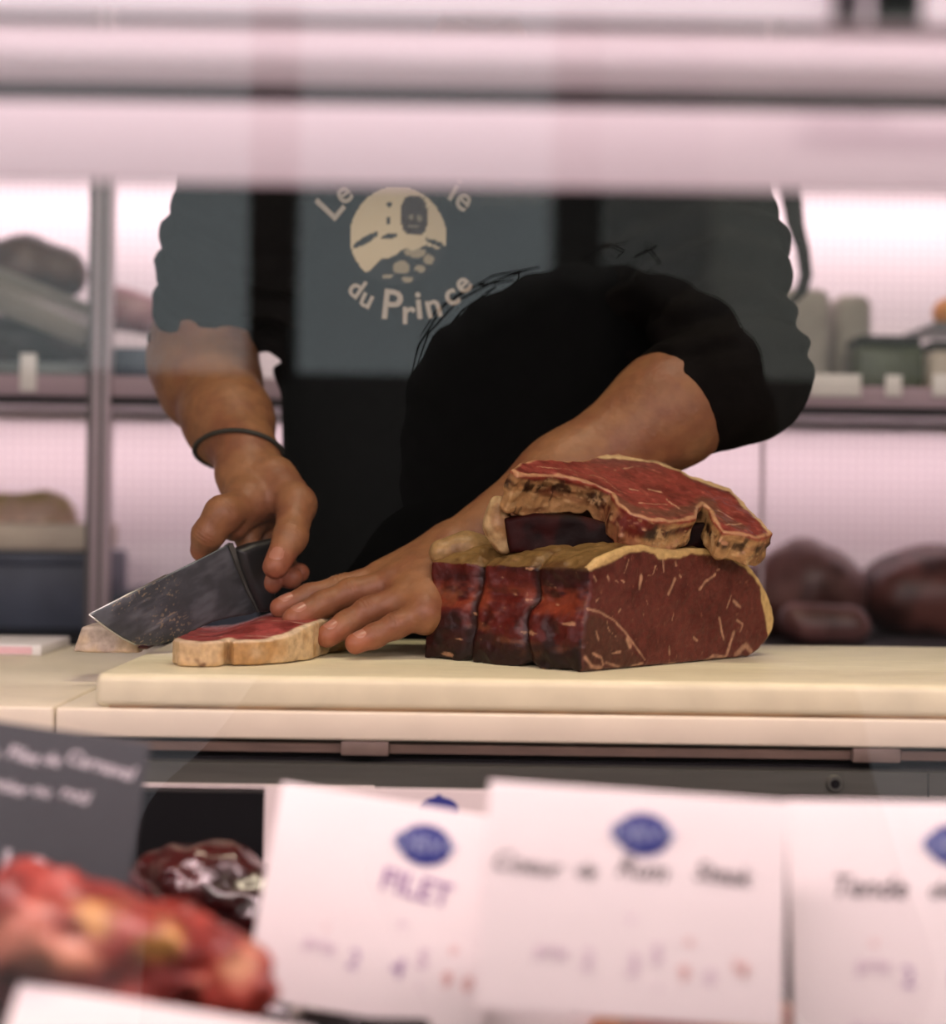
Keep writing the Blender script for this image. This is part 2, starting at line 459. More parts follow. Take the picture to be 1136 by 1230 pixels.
area('upper_lamp_light', (0, CY-.022, zat(2, CY-.03)), (math.radians(25), 0, 0), 2.6, .014, .40, (1.0, .80, .85))
area('canopy_lamp_light', (0, CY+.036, zat(190, CY)), (math.radians(16), 0, 0), 2.4, .04, 11.0, (1.0, .74, .76))
def deck():
    t = empty('display_case', (0, 1.0, 0)); props(t, 'black lined display case body under the counter', 'display case')
    inv = Matrix.Translation(-Vector(t.location))
    for o in (box('deck', (-1.9, .63, DZ-.02), (1.9, 1.235, DZ), M['black']),
              box('front_panel', (-1.9, .60, 0), (1.9, .63, DZ), M['shelfm']),
              box('back_liner', (-1.9, 1.215, DZ), (1.9, 1.235, zat(955, 1.22)), M['black'])):
        o.parent = t; o.matrix_parent_inverse = inv
deck()
# ------------------------------------------------------------------ worktop and boards
FB = float(onz(568, 815, BZ)[1])                 # front edge of the cutting board
xl = float(onz(106, 812, BZ)[0])
T1, T2 = .028, .0245
props(box('cutting_board', (xl, FB, BZ-T1), (1.25, 1.62, BZ), M['poly'], None, .007, 4), 'long white plastic cutting board under the stacked beef', 'cutting board')
box('grime_line', (xl+.012, FB-.0004, BZ-T1-.0001), (1.24, FB+.004, BZ-T1+.0016), mat('rusty grime', (.42, .27, .13), .8, noise=(70, .45, (.4, 1, 1))), bpy.data.objects['cutting_board'])
xj = float(P(66, 860, FB)[0])
props(box('worktop_slab', (xj+.0006, FB-.002, BZ-T1-T2), (1.3, 1.63, BZ-T1-.0003), M['poly2'], None, .003, 3), 'white worktop slab under the long cutting board', 'worktop')
props(box('worktop_slab', (-1.2, FB-.004, BZ-T1-T2-.002), (xj-.0006, 1.80, BZ-T1+.0005), M['poly2'], None, .003, 3), 'white worktop slab at the far left beyond the joint', 'worktop')
def support():
    zt = BZ-T1-T2-.002
    t = empty('counter_front', (0, 1.28, 0)); props(t, 'brown and steel counter front below the white worktop', 'counter')
    inv = Matrix.Translation(-Vector(t.location)); Y = 1.24
    def add(o): o.parent = t; o.matrix_parent_inverse = inv; return o
    add(box('wood_rail', (-1.2, Y+.012, zat(909, Y)), (1.3, 1.36, zt), M['wood']))
    add(box('dark_channel', (-1.2, Y+.02, zat(921, Y)), (1.3, 1.36, zat(909, Y)), M['black']))
    add(box('steel_rail', (-1.2, Y, zat(951, Y)), (float(P(1114, 940, Y)[0]), 1.30, zat(921, Y)), M['steel']))
    add(box('steel_rail', (float(P(1115.5, 940, Y)[0]), Y, zat(951, Y)), (1.3, 1.30, zat(921, Y)), M['steel']))
    add(box('pale_trim', (-1.2, Y-.006, zat(961, Y)), (float(P(450, 950, Y)[0]), 1.26, zat(945, Y)), M['steel2'], None, .001))
    add(box('lower_body', (-1.2, 1.262, 0), (1.3, 1.61, zat(951, Y)), M['black']))
    add(box('upper_body', (-1.2, 1.3605, zat(951, Y)+.001), (1.3, 1.61, zt), M['black']))
    for u0, u1 in ((409, 466), (1027, 1084)):
        p, q = P(u0, 890, Y), P(u1, 912, Y)
        add(box('bracket', (p[0], Y+.006, zat(911, Y)), (q[0], Y+.016, zat(894, Y)), M['brk'], None, .001))
    for u in (1002,):
        c = P(u, 941, Y); bm = bmesh.new()
        bmesh.ops.create_cone(bm, cap_ends=True, segments=24, radius1=.0075, radius2=.006, depth=.003)
        s = link('screw', bm_mesh(bm), M['steel'], None, False); s.location = (c[0], Y-.0015, c[2]); s.rotation_euler = (math.pi/2, 0, 0); add(s)
        bm = bmesh.new(); bmesh.ops.create_cone(bm, cap_ends=True, segments=16, radius1=.0038, radius2=.0038, depth=.001)
        s2 = link('screw_socket', bm_mesh(bm), M['black'], s, False); s2.location = (0, 0, .0016)
support()
# ------------------------------------------------------------------ beef
BD = {'fat': np.array(rgb(205, 178, 130)), 'fatd': np.array(rgb(150, 122, 76)), 'lean': np.array(rgb(98, 46, 37)), 'dark': np.array(rgb(60, 14, 12)),
      'crust': np.array(rgb(104, 36, 24)), 'tan': np.array(rgb(150, 104, 62)), 'black': np.array(rgb(26, 8, 6)), 'pink': np.array(rgb(150, 66, 58)), 'brown': np.array(rgb(92, 62, 40))}
def unit(v): return v/np.linalg.norm(v)
Cc, Rr, Ll = onz(702, 808, BZ), onz(908, 789, BZ), onz(512, 790, BZ)
es = unit(Rr-Cc); ez = np.array([0, 0, 1.0])
ew = np.array([-es[1], es[0], 0]);                 # into the block, away from the lens
if ew[1] < 0: ew = -ew
side = Ll-Cc; depth = np.linalg.norm(side)
ew = unit(side)                                    # the block runs back along its crusty side
nface = np.cross(es, ez)
def fst(u, v):
    p = onplane(u, v, Cc, nface)-Cc
    return (float(p@es), float(p[2]))
face = [fst(*p) for p in [(708, 683), (720, 670), (734, 664), (756, 656), (774, 654), (787, 657), (813, 660), (831, 658), (853, 659), (873, 663), (888, 669), (901, 679), (912, 693), (921, 709), (929, 729), (931, 744), (929, 757), (923, 768), (912, 781), (901, 789), (873, 791), (853, 793), (831, 797), (804, 800), (778, 803), (743, 806), (712, 810), (700, 809), (699, 790), (700, 770), (702, 750), (705, 732), (708, 715), (709, 700)]]
face = [(s, max(t, 0.0005)) for s, t in face]
inner = [fst(*p) for p in [(690, 690), (709, 686), (734, 675), (756, 664), (774, 662), (785, 665), (790, 672), (800, 671), (818, 670), (830, 665), (853, 667), (880, 673), (895, 683), (906, 694), (913, 706), (914, 722), (919, 740), (922, 765), (908, 792), (873, 800), (804, 815), (700, 825), (680, 800), (680, 700)]]
streak = [([(750, 688), (755, 672)], 1.0), ([(768, 707), (770, 692)], 2.2), ([(778, 691), (784, 690), (787, 680)], .9), ([(803, 714), (810, 696)], 2.4),
          ([(840, 708), (848, 698), (859, 690)], 1.7), ([(873, 730), (878, 716)], 1.3), ([(881, 722), (889, 729)], 2.6), ([(864, 742), (866, 756), (869, 768)], 2.0),
          ([(885, 745), (892, 750), (889, 758)], 1.8), ([(871, 792), (876, 775), (881, 760)], 2.8), ([(884, 786), (896, 775), (902, 783)], 4.2),
          ([(845, 796), (856, 788), (872, 789)], 2.4), ([(739, 697), (742, 699)], 1.2), ([(730, 692), (731, 697)], 1.2), ([(713, 692), (716, 697)], 1.6), ([(716, 722), (719, 719)], 1.5),
          ([(743, 735), (745, 732)], 1.6), ([(772, 736), (773, 739)], 1.3), ([(833, 766), (837, 769)], 2.0), ([(816, 691), (818, 693)], 1.6), ([(861, 685), (864, 684)], 1.4),
          ([(811, 675), (812, 679)], 1.3), ([(804, 775), (804, 800)], .9), ([(746, 697), (749, 699)], 1.0), ([(777, 722), (778, 727)], .9), ([(807, 745), (809, 737)], .8), ([(796, 672), (797, 686)], 1.5),
          ([(704, 731), (720, 735), (737, 745), (751, 760), (760, 772), (768, 783), (775, 793)], 1.3), ([(753, 768), (757, 776)], 3.4), ([(716, 758), (719, 768)], 1.3), ([(729, 747), (731, 757), (740, 765)], .7),
          ([(693, 748), (697, 760), (699, 776)], 2.6), ([(703, 790), (710, 800), (722, 803)], 3.0), ([(728, 796), (744, 801)], 2.0), ([(712, 785), (722, 790), (724, 798)], 1.4), ([(735, 785), (745, 783)], 1.2), ([(800, 799), (812, 797)], 2.0), ([(760, 800), (772, 797)], 1.3)]
streak = [([fst(*p) for p in pl], wd/1.33e3) for pl, wd in streak]
low = [fst(*p) for p in [(690, 733), (704, 733), (720, 736), (737, 746), (753, 765), (765, 781), (775, 796), (770, 820), (690, 820)]]
def block_color(V, N):
    s, t, w_ = V.T; n = len(V)
    nz = fbm(V, 45, 3); n2 = fbm(V, 160, 5, 2)
    fade = .5+.5*fbm(V, 220, 9, 2)
    # cut face
    Cf = mixc(np.tile(BD['lean'], (n, 1)), rgb(84, 33, 26), ss(-.3, .6, nz))
    Cf = mixc(Cf, rgb(78, 46, 34), ss(0, -.006, poly_sd(low, s, t))*.8)
    sg = 1/1330.0
    for pl, wd in streak:
        Cf = mixc(Cf, rgb(196, 152, 118), ss(wd*1.35, wd*.3, seg_d(s, t, pl)+n2*.0009)*(.35+.65*fade))
    Cf = mixc(Cf, rgb(176, 120, 92), ss(.5, .8, fbm(V*np.array([1.3, .9, 1]), 260, 31, 2))*.4)
    di = poly_sd(inner, s, t)+n2*.0012
    Cf = mixc(Cf, rgb(206, 172, 112), ss(-.0012, .0012, di))
    # crusty flank seen from the left, its colours darkened for the shade there
    a = w_/depth
    V2 = V*np.array([1, 1.5, .55])
    q = fbm(V2, 38, 11); q2 = fbm(V2, 90, 13)
    Cs = mixc(np.tile(np.array(rgb(84, 24, 17)), (n, 1)), rgb(48, 12, 10), ss(-.1, .35, q))
    band = ss(.040, .052, t+.012*q)*ss(.078, .064, t+.010*q2)
    Cs = mixc(Cs, rgb(128, 56, 34), band*ss(-.3, .2, q2)*.9)
    Cs = mixc(Cs, rgb(120, 72, 44), ss(.28, .55, fbm(V2, 60, 21))*.5)
    Cs = mixc(Cs, rgb(22, 7, 5), ss(.032, .006, t+.014*q)*.9)  # shadow along the foot of the block painted near black
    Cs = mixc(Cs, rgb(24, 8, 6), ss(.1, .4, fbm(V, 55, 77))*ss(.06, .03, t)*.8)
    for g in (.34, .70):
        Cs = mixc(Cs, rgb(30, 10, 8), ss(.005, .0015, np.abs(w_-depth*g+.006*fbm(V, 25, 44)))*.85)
    Cs = mixc(Cs, rgb(104, 78, 42), ss(.088, .095, t+.006*q))
    Cs = mixc(Cs, rgb(186, 140, 104), ss(.5, .62, fbm(V2, 130, 41))*.7)
    # fat cap
    Ct = mixc(np.tile(np.array(rgb(122, 94, 52)), (n, 1)), rgb(96, 66, 36), ss(-.2, .5, nz))
    mt = ss(.45, .7, N[:, 1])*ss(.080, .092, t); C = Ct*mt[:, None]+Cs*(1-mt[:, None])
    C = np.where((w_ < .006)[:, None] & (N[:, 2] < .3)[:, None] & (N[:, 0] > -.75)[:, None], Cf, C)
    return np.clip(C, 0, 1)
def block_disp(X):
    s, t, w_ = X.T
    back = ss(.004, .02, w_)
    d = .0055*fbm(X, 32, 2)*back+.0018*fbm(X, 90, 12, 2)*back + .0006*fbm(X, 200, 4, 2)
    for g in (.34, .70): d += .0050*np.exp(-((w_-depth*g+.006*fbm(X, 25, 44))/.005)**2)*back
    d += .0022*np.exp(-((t-.058+.012*fbm(X, 20, 45))/.005)**2)*back*(s < .05)
    return d
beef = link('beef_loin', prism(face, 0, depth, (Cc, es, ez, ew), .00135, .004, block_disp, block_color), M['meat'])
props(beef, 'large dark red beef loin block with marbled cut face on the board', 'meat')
# fat flap at the back left of the block, a part of it
def blob(name, pts, rs, m, color, h=.003, disp=.002, sc=60, parent=None, kin=.02, seed=3):
    f = Field(); f.add([(np.array(pts[i]), np.array(pts[min(i+1, len(pts)-1)]), rs[i], rs[min(i+1, len(pts)-1)]) for i in range(max(1, len(pts)-1))], kin, .01)
    V, Q = f.mesh(h, lambda X: disp*fbm(X, sc, seed))
    me = np_mesh(V, Q, color(V)); return link(name, me, m, parent)
def two(c1, c2, sc, seed=1, lo=-.25, hi=.35):
    return lambda V: mixc(np.tile(np.array(c1), (len(V), 1)), c2, ss(lo, hi, fbm(V, sc, seed)))
blob('fat_flap', [P(530, 664, 1.43), P(560, 661, 1.44), P(592, 662, 1.45)], [.012, .014, .012], M['meat'], two(rgb(160, 128, 84), rgb(116, 84, 48), 60), parent=beef)
# middle steak between block and upper steak, shade painted into its near black colours
cz = [P(598, 640, 1.41), P(640, 640, 1.42), P(700, 640, 1.43)]
mid = [(u, v) for u, v in [(604, 622), (640, 616), (700, 622), (745, 632), (762, 662), (700, 664), (650, 668), (612, 664)]]
o_ = P(660, 645, 1.385); ex = np.array([1.0, 0, 0]); ey = np.array([0, 1.0, 0])
mp = [(float((onplane(u, v, o_, ey)-o_)@ex), float((onplane(u, v, o_, ey)-o_)[2])) for u, v in mid]
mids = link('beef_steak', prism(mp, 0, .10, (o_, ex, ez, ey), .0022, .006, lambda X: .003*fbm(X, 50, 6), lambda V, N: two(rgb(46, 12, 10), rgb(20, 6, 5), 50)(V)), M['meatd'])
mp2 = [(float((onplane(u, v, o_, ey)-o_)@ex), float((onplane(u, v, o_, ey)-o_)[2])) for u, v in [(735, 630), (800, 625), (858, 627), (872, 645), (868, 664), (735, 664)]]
link('lean_end', prism(mp2, .050, .10, (o_, ex, ez, ey), .0022, .006, lambda X: .003*fbm(X, 50, 6), lambda V, N: two(rgb(40, 11, 9), rgb(18, 6, 5), 50)(V)), M['meatd'], mids)  # added dark filler, coloured as shade, behind the gap under the notch
props(mids, 'steak coloured dark for the shade between the loin block and top steak', 'meat')
fl = blob('fat_edge', [P(600, 606, 1.40), P(597, 630, 1.40), P(604, 655, 1.40)], [.008, .009, .008], M['meat'], two(rgb(196, 166, 120), rgb(150, 112, 72), 90), parent=mids, h=.002)
blob('fat_curl', [P(600, 604, 1.405), P(618, 608, 1.41)], [.006, .005], M['meat'], two(rgb(204, 170, 124), rgb(160, 122, 82), 90), parent=fl, h=.002, disp=.001)
# top steak
A1, A2, A3 = P(622, 569, 1.36), P(928, 640, 1.42), P(750, 545, 1.50)
n_ = unit(np.cross(A2-A1, A3-A1)); n_ = n_ if n_[2] > 0 else -n_
e1 = unit(A2-A1); e2 = np.cross(n_, e1)
def tst(u, v):
    p = onplane(u, v, A1, n_)-A1; return (float(p@e1), float(p@e2))
outl = [(613.5, 563), (624, 553.5), (648, 551.5), (678, 553.5), (699, 552), (720, 546), (750, 545), (780, 549), (803.5, 557.5), (827, 568), (854, 577), (878, 587), (899, 607), (917, 628), (928, 640), (911, 645), (887, 640), (869, 638), (857, 624), (852, 610), (845, 605), (839, 610), (837, 622), (828, 623), (806.5, 626), (780, 623), (756, 615), (740, 602), (734, 590), (716, 582), (699, 577), (672, 571), (636, 570), (622, 570)]
outl = [tst(*p) for p in outl]
backfat = [tst(*p) for p in [(720, 548), (780, 552), (830, 571), (880, 590), (917, 629), (926, 640)]]
greyp = [tst(*p) for p in [(735, 596), (760, 612), (800, 618), (835, 612), (850, 602), (862, 622), (890, 632)]]
tstreak = [([(640, 560), (690, 566), (725, 575), (745, 590)], .7), ([(780, 588), (792, 592)], 3), ([(768, 604), (800, 606)], 1.3), ([(800, 600), (815, 612)], 1.3), ([(735, 566), (770, 560), (790, 566)], .6), ([(862, 612), (880, 622)], 1.5), ([(872, 630), (890, 628)], 1.2), ([(757, 588), (766, 590)], 1.4)]
tstreak = [([tst(*p) for p in pl], wd/1.3e3) for pl, wd in tstreak]
TH = .030
def top_color(V, N):
    s, t, w_ = V.T; n = len(V); q = fbm(V, 50, 3); q2 = fbm(V, 140, 8, 2)
    C = mixc(np.tile(np.array(rgb(138, 62, 52)), (n, 1)), rgb(108, 46, 38), ss(-.2, .5, q))
    C = mixc(C, rgb(104, 72, 54), ss(.014, .002, seg_d(s, t, greyp)+.004*q)*.75)
    C = mixc(C, rgb(108, 66, 58), ss(.03, .0, seg_d(s, t, [tst(715, 550), tst(775, 556)])+.01*q)*.7)
    for pl, wd in tstreak: C = mixc(C, rgb(206, 160, 124), ss(wd*1.3, wd*.3, seg_d(s, t, pl)+q2*.001)*.75)
    C = mixc(C, rgb(178, 96, 80), ss(.35, .6, fbm(V, 130, 15, 2))*.6)
    C = mixc(C, rgb(205, 175, 128), ss(.0065, .003, seg_d(s, t, backfat)+.001*q2))
    de = -poly_sd(outl, s, t)
    C = mixc(C, rgb(198, 150, 108), ss(.0045, .0015, de+.0015*q2)*.8)
    # rim: brown crust with cream fat
    Vr = V*np.array([.55, .55, 2.0]); r1 = fbm(Vr, 70, 22); r2 = fbm(V*np.array([1.8, 1.8, .8]), 90, 23)
    wq = w_+.004*q+.003*r1
    R = mixc(np.tile(np.array(rgb(178, 136, 88)), (n, 1)), rgb(128, 84, 52), ss(-.1, .45, r1))
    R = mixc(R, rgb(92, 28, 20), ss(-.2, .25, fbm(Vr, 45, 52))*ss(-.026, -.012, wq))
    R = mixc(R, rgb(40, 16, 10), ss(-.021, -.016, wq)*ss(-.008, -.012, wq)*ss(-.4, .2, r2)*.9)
    R = mixc(R, rgb(196, 160, 112), ss(.15, .45, fbm(V*np.array([1, 1, 2.5]), 120, 62))*.8)
    R = mixc(R, rgb(44, 20, 14), ss(.3, .5, r2)*.75)
    R = mixc(R, rgb(150, 66, 50), ss(-.006, -.002, wq))
    R = mixc(R, rgb(120, 40, 30), ss(.02, .005, np.abs(s-.105))*.6)
    m = ss(.25, .55, N[:, 2])
    return C*m[:, None]+R*(1-m[:, None])
def top_disp(X):
    s, t, w_ = X.T
    return (.0022+.0025*ss(-.004, -.012, w_))*fbm(X, 60, 5)+.0007*fbm(X, 200, 6, 2)+.004*np.exp(-((s-.082)/.004)**2)*ss(0, -.01, w_)
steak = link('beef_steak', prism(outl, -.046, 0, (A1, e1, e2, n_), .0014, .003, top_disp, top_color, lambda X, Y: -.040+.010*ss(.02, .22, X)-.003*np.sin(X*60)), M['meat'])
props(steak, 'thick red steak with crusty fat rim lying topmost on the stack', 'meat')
# slice being portioned
sl = [onz(u, v, BZ)[:2] for u, v in [(207, 798), (214, 801), (240, 802.5), (268, 801), (274, 799), (280, 801), (310, 800), (345, 797.5), (375, 793), (397, 785)]]
sl += [np.array([-.105, 1.50]), np.array([-.16, 1.535]), np.array([-.22, 1.53]), np.array([-.262, 1.47]), np.array([-.262, 1.40])]
def slh(X, Y):
    return .0225+.0115*ss(.004, .06, Y-1.315-.25*(X+.2))*ss(-.24, -.19, X)+.0*X
frontl = [tuple(p) for p in sl[:10]]
def slice_color(V, N):
    s, t, w_ = V.T; n = len(V); q = fbm(V, 60, 3); q2 = fbm(V, 150, 8, 2)
    C = mixc(np.tile(np.array(rgb(158, 70, 66)), (n, 1)), rgb(118, 44, 40), ss(-.3, .4, q))
    C = mixc(C, rgb(205, 160, 140), ss(.4, .65, fbm(V*np.array([.6, 1.6, 1]), 120, 16, 2))*.6)
    df = seg_d(s, t, frontl)
    Fa = mixc(np.tile(np.array(rgb(214, 186, 140)), (n, 1)), rgb(186, 146, 92), ss(-.1, .5, fbm(V, 45, 31)))
    Fa = mixc(Fa, rgb(120, 82, 58), ss(.35, .6, fbm(V, 70, 33))*ss(.012, .002, w_))
    C = mixc(C, rgb(226, 200, 164), ss(.0075, .0045, df+.0012*q2))
    m = ss(.35, .6, N[:, 2])
    return C*m[:, None]+Fa*(1-m[:, None])
slc = link('beef_slice', prism(sl, .0004, slh, (np.array([0, 0, BZ]), ex, ey, ez), .0015, .003, lambda X: .0012*fbm(X, 60, 5)+.0008*fbm(X, 140, 9, 2), slice_color), M['meat'])
props(slc, 'freshly cut beef slice with cream fat rim under the fingers', 'meat')
# trimmed fat
TY = 1.418
o_ = P(130, 790, TY); o_[2] = BZ
tp = [(float((onplane(u, v, o_, ey)-o_)@ex), max(.0006, float((onplane(u, v, o_, ey)-o_)[2]))) for u, v in [(85, 789), (88, 780), (98, 753), (110, 751), (128, 754), (150, 768), (164, 776), (165, 789), (150, 791), (120, 790)]]
trim = link('fat_trimming', prism(tp, 0, .06, (o_, ex, ez, ey), .0016, .003, lambda X: .001*fbm(X, 60, 5), lambda V, N: two(rgb(190, 174, 160), rgb(204, 182, 152), 40)(V)), M['meat'])
props(trim, 'wedge of pale trimmed fat under the knife tip', 'fat')
box('lean_end', (float(P(164, 783, TY)[0]), TY+.004, BZ+.004), (float(P(178, 783, TY)[0]), TY+.03, float(P(171, 776, TY)[2])), mat('dark lean', rgb(92, 26, 18), .4, noise=(90, .4, (3, 1, 1))), trim, .002)
# ------------------------------------------------------------------ knife
def knife():
    Bt, Bh = P(107, 738, 1.372), P(277, 652, 1.470)
    bx = unit(Bh-Bt)
    yv = unit(np.array([.45, -1.0, -.10])); yv = unit(yv-bx*(yv@bx))     # towards the lens
    bz = np.cross(bx, yv); bz = bz if bz[2] > 0 else -bz
    def loc(u, v):
        p = onplane(u, v, Bt, yv)-Bt; return (float(p@bx), float(p@bz))
    outline = [loc(*p) for p in [(107, 738), (150, 716), (200, 691), (250, 666), (277, 652), (287, 676), (299, 706), (313, 733), (300, 738), (275, 742), (255, 747), (235, 756), (215, 766), (195, 773), (180, 775), (163, 774), (148, 767), (134, 758), (120, 748)]]
    t = empty('butcher_knife', Bt); props(t, 'wide dark worn butcher knife gripped in the hand over the fat', 'knife')
    def plate(name, pts, th, m, off=0.0):
        bm = bmesh.new(); up, dn = [], []
        for s_, z_ in pts:
            p = bx*s_+bz*z_
            up.append(bm.verts.new(p+yv*(th/2+off))); dn.append(bm.verts.new(p-yv*(th/2-off)))
        bm.faces.new(up); bm.faces.new(dn[::-1])
        for i in range(len(pts)):
            j = (i+1) % len(pts); bm.faces.new((up[i], dn[i], dn[j], up[j]))
        bmesh.ops.recalc_face_normals(bm, faces=bm.faces)
        return link(name, bm_mesh(bm), m, t, False)
    def bcol(V, N):
        n = len(V); x = V*np.array([1, 2.2, 0]); q = fbm(V*np.array([.6, 1.6, 0]), 60, 4); g = V[:, 1]
        C = mixc(np.tile(np.array([.085, .095, .105]), (n, 1)), [.16, .18, .20], ss(-.1, .6, q))
        C = mixc(C, [.30, .33, .37], ss(.25, .6, fbm(V*np.array([.5, 3, 0]), 55, 9))*ss(.10, .02, V[:, 0]))
        sp = ss(.5, .7, vnoise(V*np.array([1, 2, 0]), 420, 5))*ss(.15, .5, fbm(V*np.array([1, 1, 0]), 32, 8))*ss(.105, .07, V[:, 0])
        return mixc(C, rgb(196, 176, 140), sp*.55)
    link('blade', prism(outline, -.0015, .0015, (np.zeros(3), bx, bz, yv), .0008, .0008, None, bcol), M['blade'], t)
    ed = outline[12:]+outline[:1]
    bm = bmesh.new(); tube_bm(bm, [bx*s_+bz*z_ for s_, z_ in [loc(*p) for p in [(163, 774), (148, 767), (134, 758), (120, 748), (107, 738)]]], .0011, 6); link('ground_edge', bm_mesh(bm), M['edge'], t)
    bm = bmesh.new(); tube_bm(bm, [bx*s_+bz*z_ for s_, z_ in [loc(*p) for p in [(107, 738), (150, 716), (200, 691)]]], [.0009, .0011, .0013], 6); link('spine', bm_mesh(bm), M['edge'], t)
    bol = [loc(*p) for p in [(272, 655), (277, 652), (287, 676), (299, 706), (314, 733), (307, 735), (293, 708), (281, 679)]]
    plate('bolster', bol, .008, mat('dull bolster steel', (.12, .125, .11), .4, .8))
    # handle: as deep as the blade at the bolster, slimmer in the fist
    ho = [loc(*p) for p in [(280, 660), (300, 652), (330, 646), (352, 640), (360, 652), (346, 672), (332, 694), (326, 716), (319, 735), (309, 735), (296, 708), (287, 684)]]
    link('handle', prism(ho, -.011, .011, (np.zeros(3), bx, bz, yv), .0018, .007), M['handle'], t)
knife()
# ------------------------------------------------------------------ butcher
SK = np.array(rgb(140, 96, 62)); SKD = np.array(rgb(126, 79, 52))
Sl, Sr = np.array([.232, 1.66, 1.475]), np.array([-.240, 1.66, 1.475])
El, Er = P(872, 447, 1.575), P(238, 432, 1.76)
Wl, Wr = P(553, 660, 1.50), P(296, 548, 1.57)
arm = Field()
def lerp(a, b, t): return a+(b-a)*t
arm.chain([lerp(Sl, El, .35), lerp(Sl, El, .8), El], [.058, .054, .052], .03, .03)
arm.chain([El, lerp(El, Wl, .22), lerp(El, Wl, .62), Wl], [.052, .055, .042, .030], .03, .03)
arm.chain([lerp(Sr, Er, .35), lerp(Sr, Er, .8), Er], [.056, .052, .050], .03, .03)
arm.chain([Er, lerp(Er, Wr, .25), lerp(Er, Wr, .65), Wr], [.054, .053, .043, .0345], .03, .03)
# left hand, flat on slice and board: index, middle, ring, little
LH = dict(index=[(458, 694, 1.478), (410, 706, 1.470), (372, 716, 1.462), (337, 730, 1.450)],
          middle=[(470, 702, 1.455), (420, 712, 1.446), (388, 726, 1.436), (353, 744, 1.420)],
          ring=[(486, 719, 1.432), (442, 734, 1.424), (416, 750, 1.416), (393, 764, 1.406)],
          little=[(508, 738, 1.412), (474, 752, 1.404), (450, 764, 1.398), (427, 773, 1.390)])
LR = dict(index=[.0145, .0122, .0113, .0104], middle=[.0150, .0130, .0121, .0114], ring=[.0146, .0128, .0119, .0110], little=[.0136, .0116, .0107, .0099])
wm = {'index': (0, 0, .012), 'middle': (0, 0, .006), 'ring': (0, 0, -.004), 'little': (0, 0, -.012)}
for k in LH:
    p = [P(*q) for q in LH[k]]
    base = Wl+np.array([-.012, {'index': .016, 'middle': .006, 'ring': -.006, 'little': -.016}[k], {'index': .002, 'middle': .003, 'ring': -.002, 'little': -.009}[k]])
    arm.add([(base, p[0], .021, LR[k][0]+.003)], .012, .012)
arm.add([(P(500, 700, 1.46), P(530, 684, 1.485), .018, .022), (P(505, 722, 1.435), P(535, 694, 1.475), .017, .022), (P(512, 736, 1.42), P(540, 700, 1.47), .018, .020)], .014, .014)
for k in LH: arm.chain([P(*q) for q in LH[k]], LR[k], .006, .0028)
arm.chain([Wl+np.array([-.015, .02, -.01]), P(500, 712, 1.53), P(455, 728, 1.53), P(425, 736, 1.525)], [.020, .016, .0125, .0105], .008, .008)
# right hand round the handle
RH = dict(index=[(300, 606, 1.515), (268, 618, 1.478), (250, 642, 1.476), (243, 660, 1.487)],
          middle=[(322, 612, 1.545), (296, 640, 1.520), (306, 680, 1.505), (326, 700, 1.490)],
          ring=[(338, 612, 1.560), (318, 650, 1.545), (332, 690, 1.520), (350, 694, 1.492)],
          little=[(348, 606, 1.575), (336, 650, 1.565), (346, 686, 1.540), (360, 688, 1.515)])
RR = dict(index=[.0185, .0180, .0150, .0122], middle=[.0150, .0130, .0120, .0110], ring=[.0145, .0125, .0120, .0112], little=[.0135, .0110, .0102, .0096])
for k in RH:
    p = [P(*q) for q in RH[k]]
    off = {'index': (-.012, -.012, -.008), 'middle': (-.004, -.004, 0), 'ring': (.006, .004, 0), 'little': (.014, .010, -.004)}[k]
    arm.add([(Wr+np.array(off)+np.array([.004, -.012, -.014]), p[0], .020, RR[k][0]+.003)], .012, .014)
arm.add([(P(298, 600, 1.515), P(281, 632, 1.495), .021, .015)], .012, .010)
arm.add([(P(305, 575, 1.545), P(320, 598, 1.53), .026, .022)], .012, .014)
arm.add([(P(330, 575, 1.54), P(348, 592, 1.525), .022, .016)], .012, .014)
for k in ('little', 'ring', 'middle', 'index'): arm.chain([P(*q) for q in RH[k]], RR[k], .007, .0035)
arm.chain([P(330, 578, 1.535), P(356, 606, 1.505), P(349, 645, 1.472), P(331, 680, 1.452)], [.0225, .0190, .0158, .0126], .008, .009)
JT = []
for D, k2, up_ in ((LH, None, (-.2, -.5, 1)), (RH, ('index',), (-.5, -1, .3))):
    for k in D:
        if k2 and k not in k2: continue
        p = [P(*q) for q in D[k]]
        for a, b, c, amp in ((0, 1, 2, .0015), (1, 2, 3, .0010)):
            JT.append((p[b], unit(p[c]-p[a]), unit(np.array(up_)), amp))
tp_ = [P(356, 606, 1.505), P(349, 645, 1.472), P(331, 680, 1.452)]
JT.append((tp_[1], unit(tp_[2]-tp_[0]), unit(np.array([-.2, -1, .1])), .0008))
def crease(X):
    d = .0004*fbm(X, 170, 7, 2)
    c0 = X.reshape(-1, 3).mean(0)
    for p, ax, up_, amp in JT:
        if np.linalg.norm(c0-p) > .045: continue
        r = X-p; t = r@ax; rad = np.linalg.norm(r-t[..., None]*ax, axis=-1)
        top = ss(.25, .8, (r@up_)/np.maximum(np.linalg.norm(r, axis=-1), 1e-6))*ss(.024, .017, rad)
        for o in (-.0034, 0, .0036):
            d = d+amp*(1 if o == 0 else .7)*top*np.exp(-((t-o)/.0011)**2)
        d = d-.0007*top*np.exp(-(t/.007)**2)
    return d
AV, AQ = arm.mesh(.0013, crease)
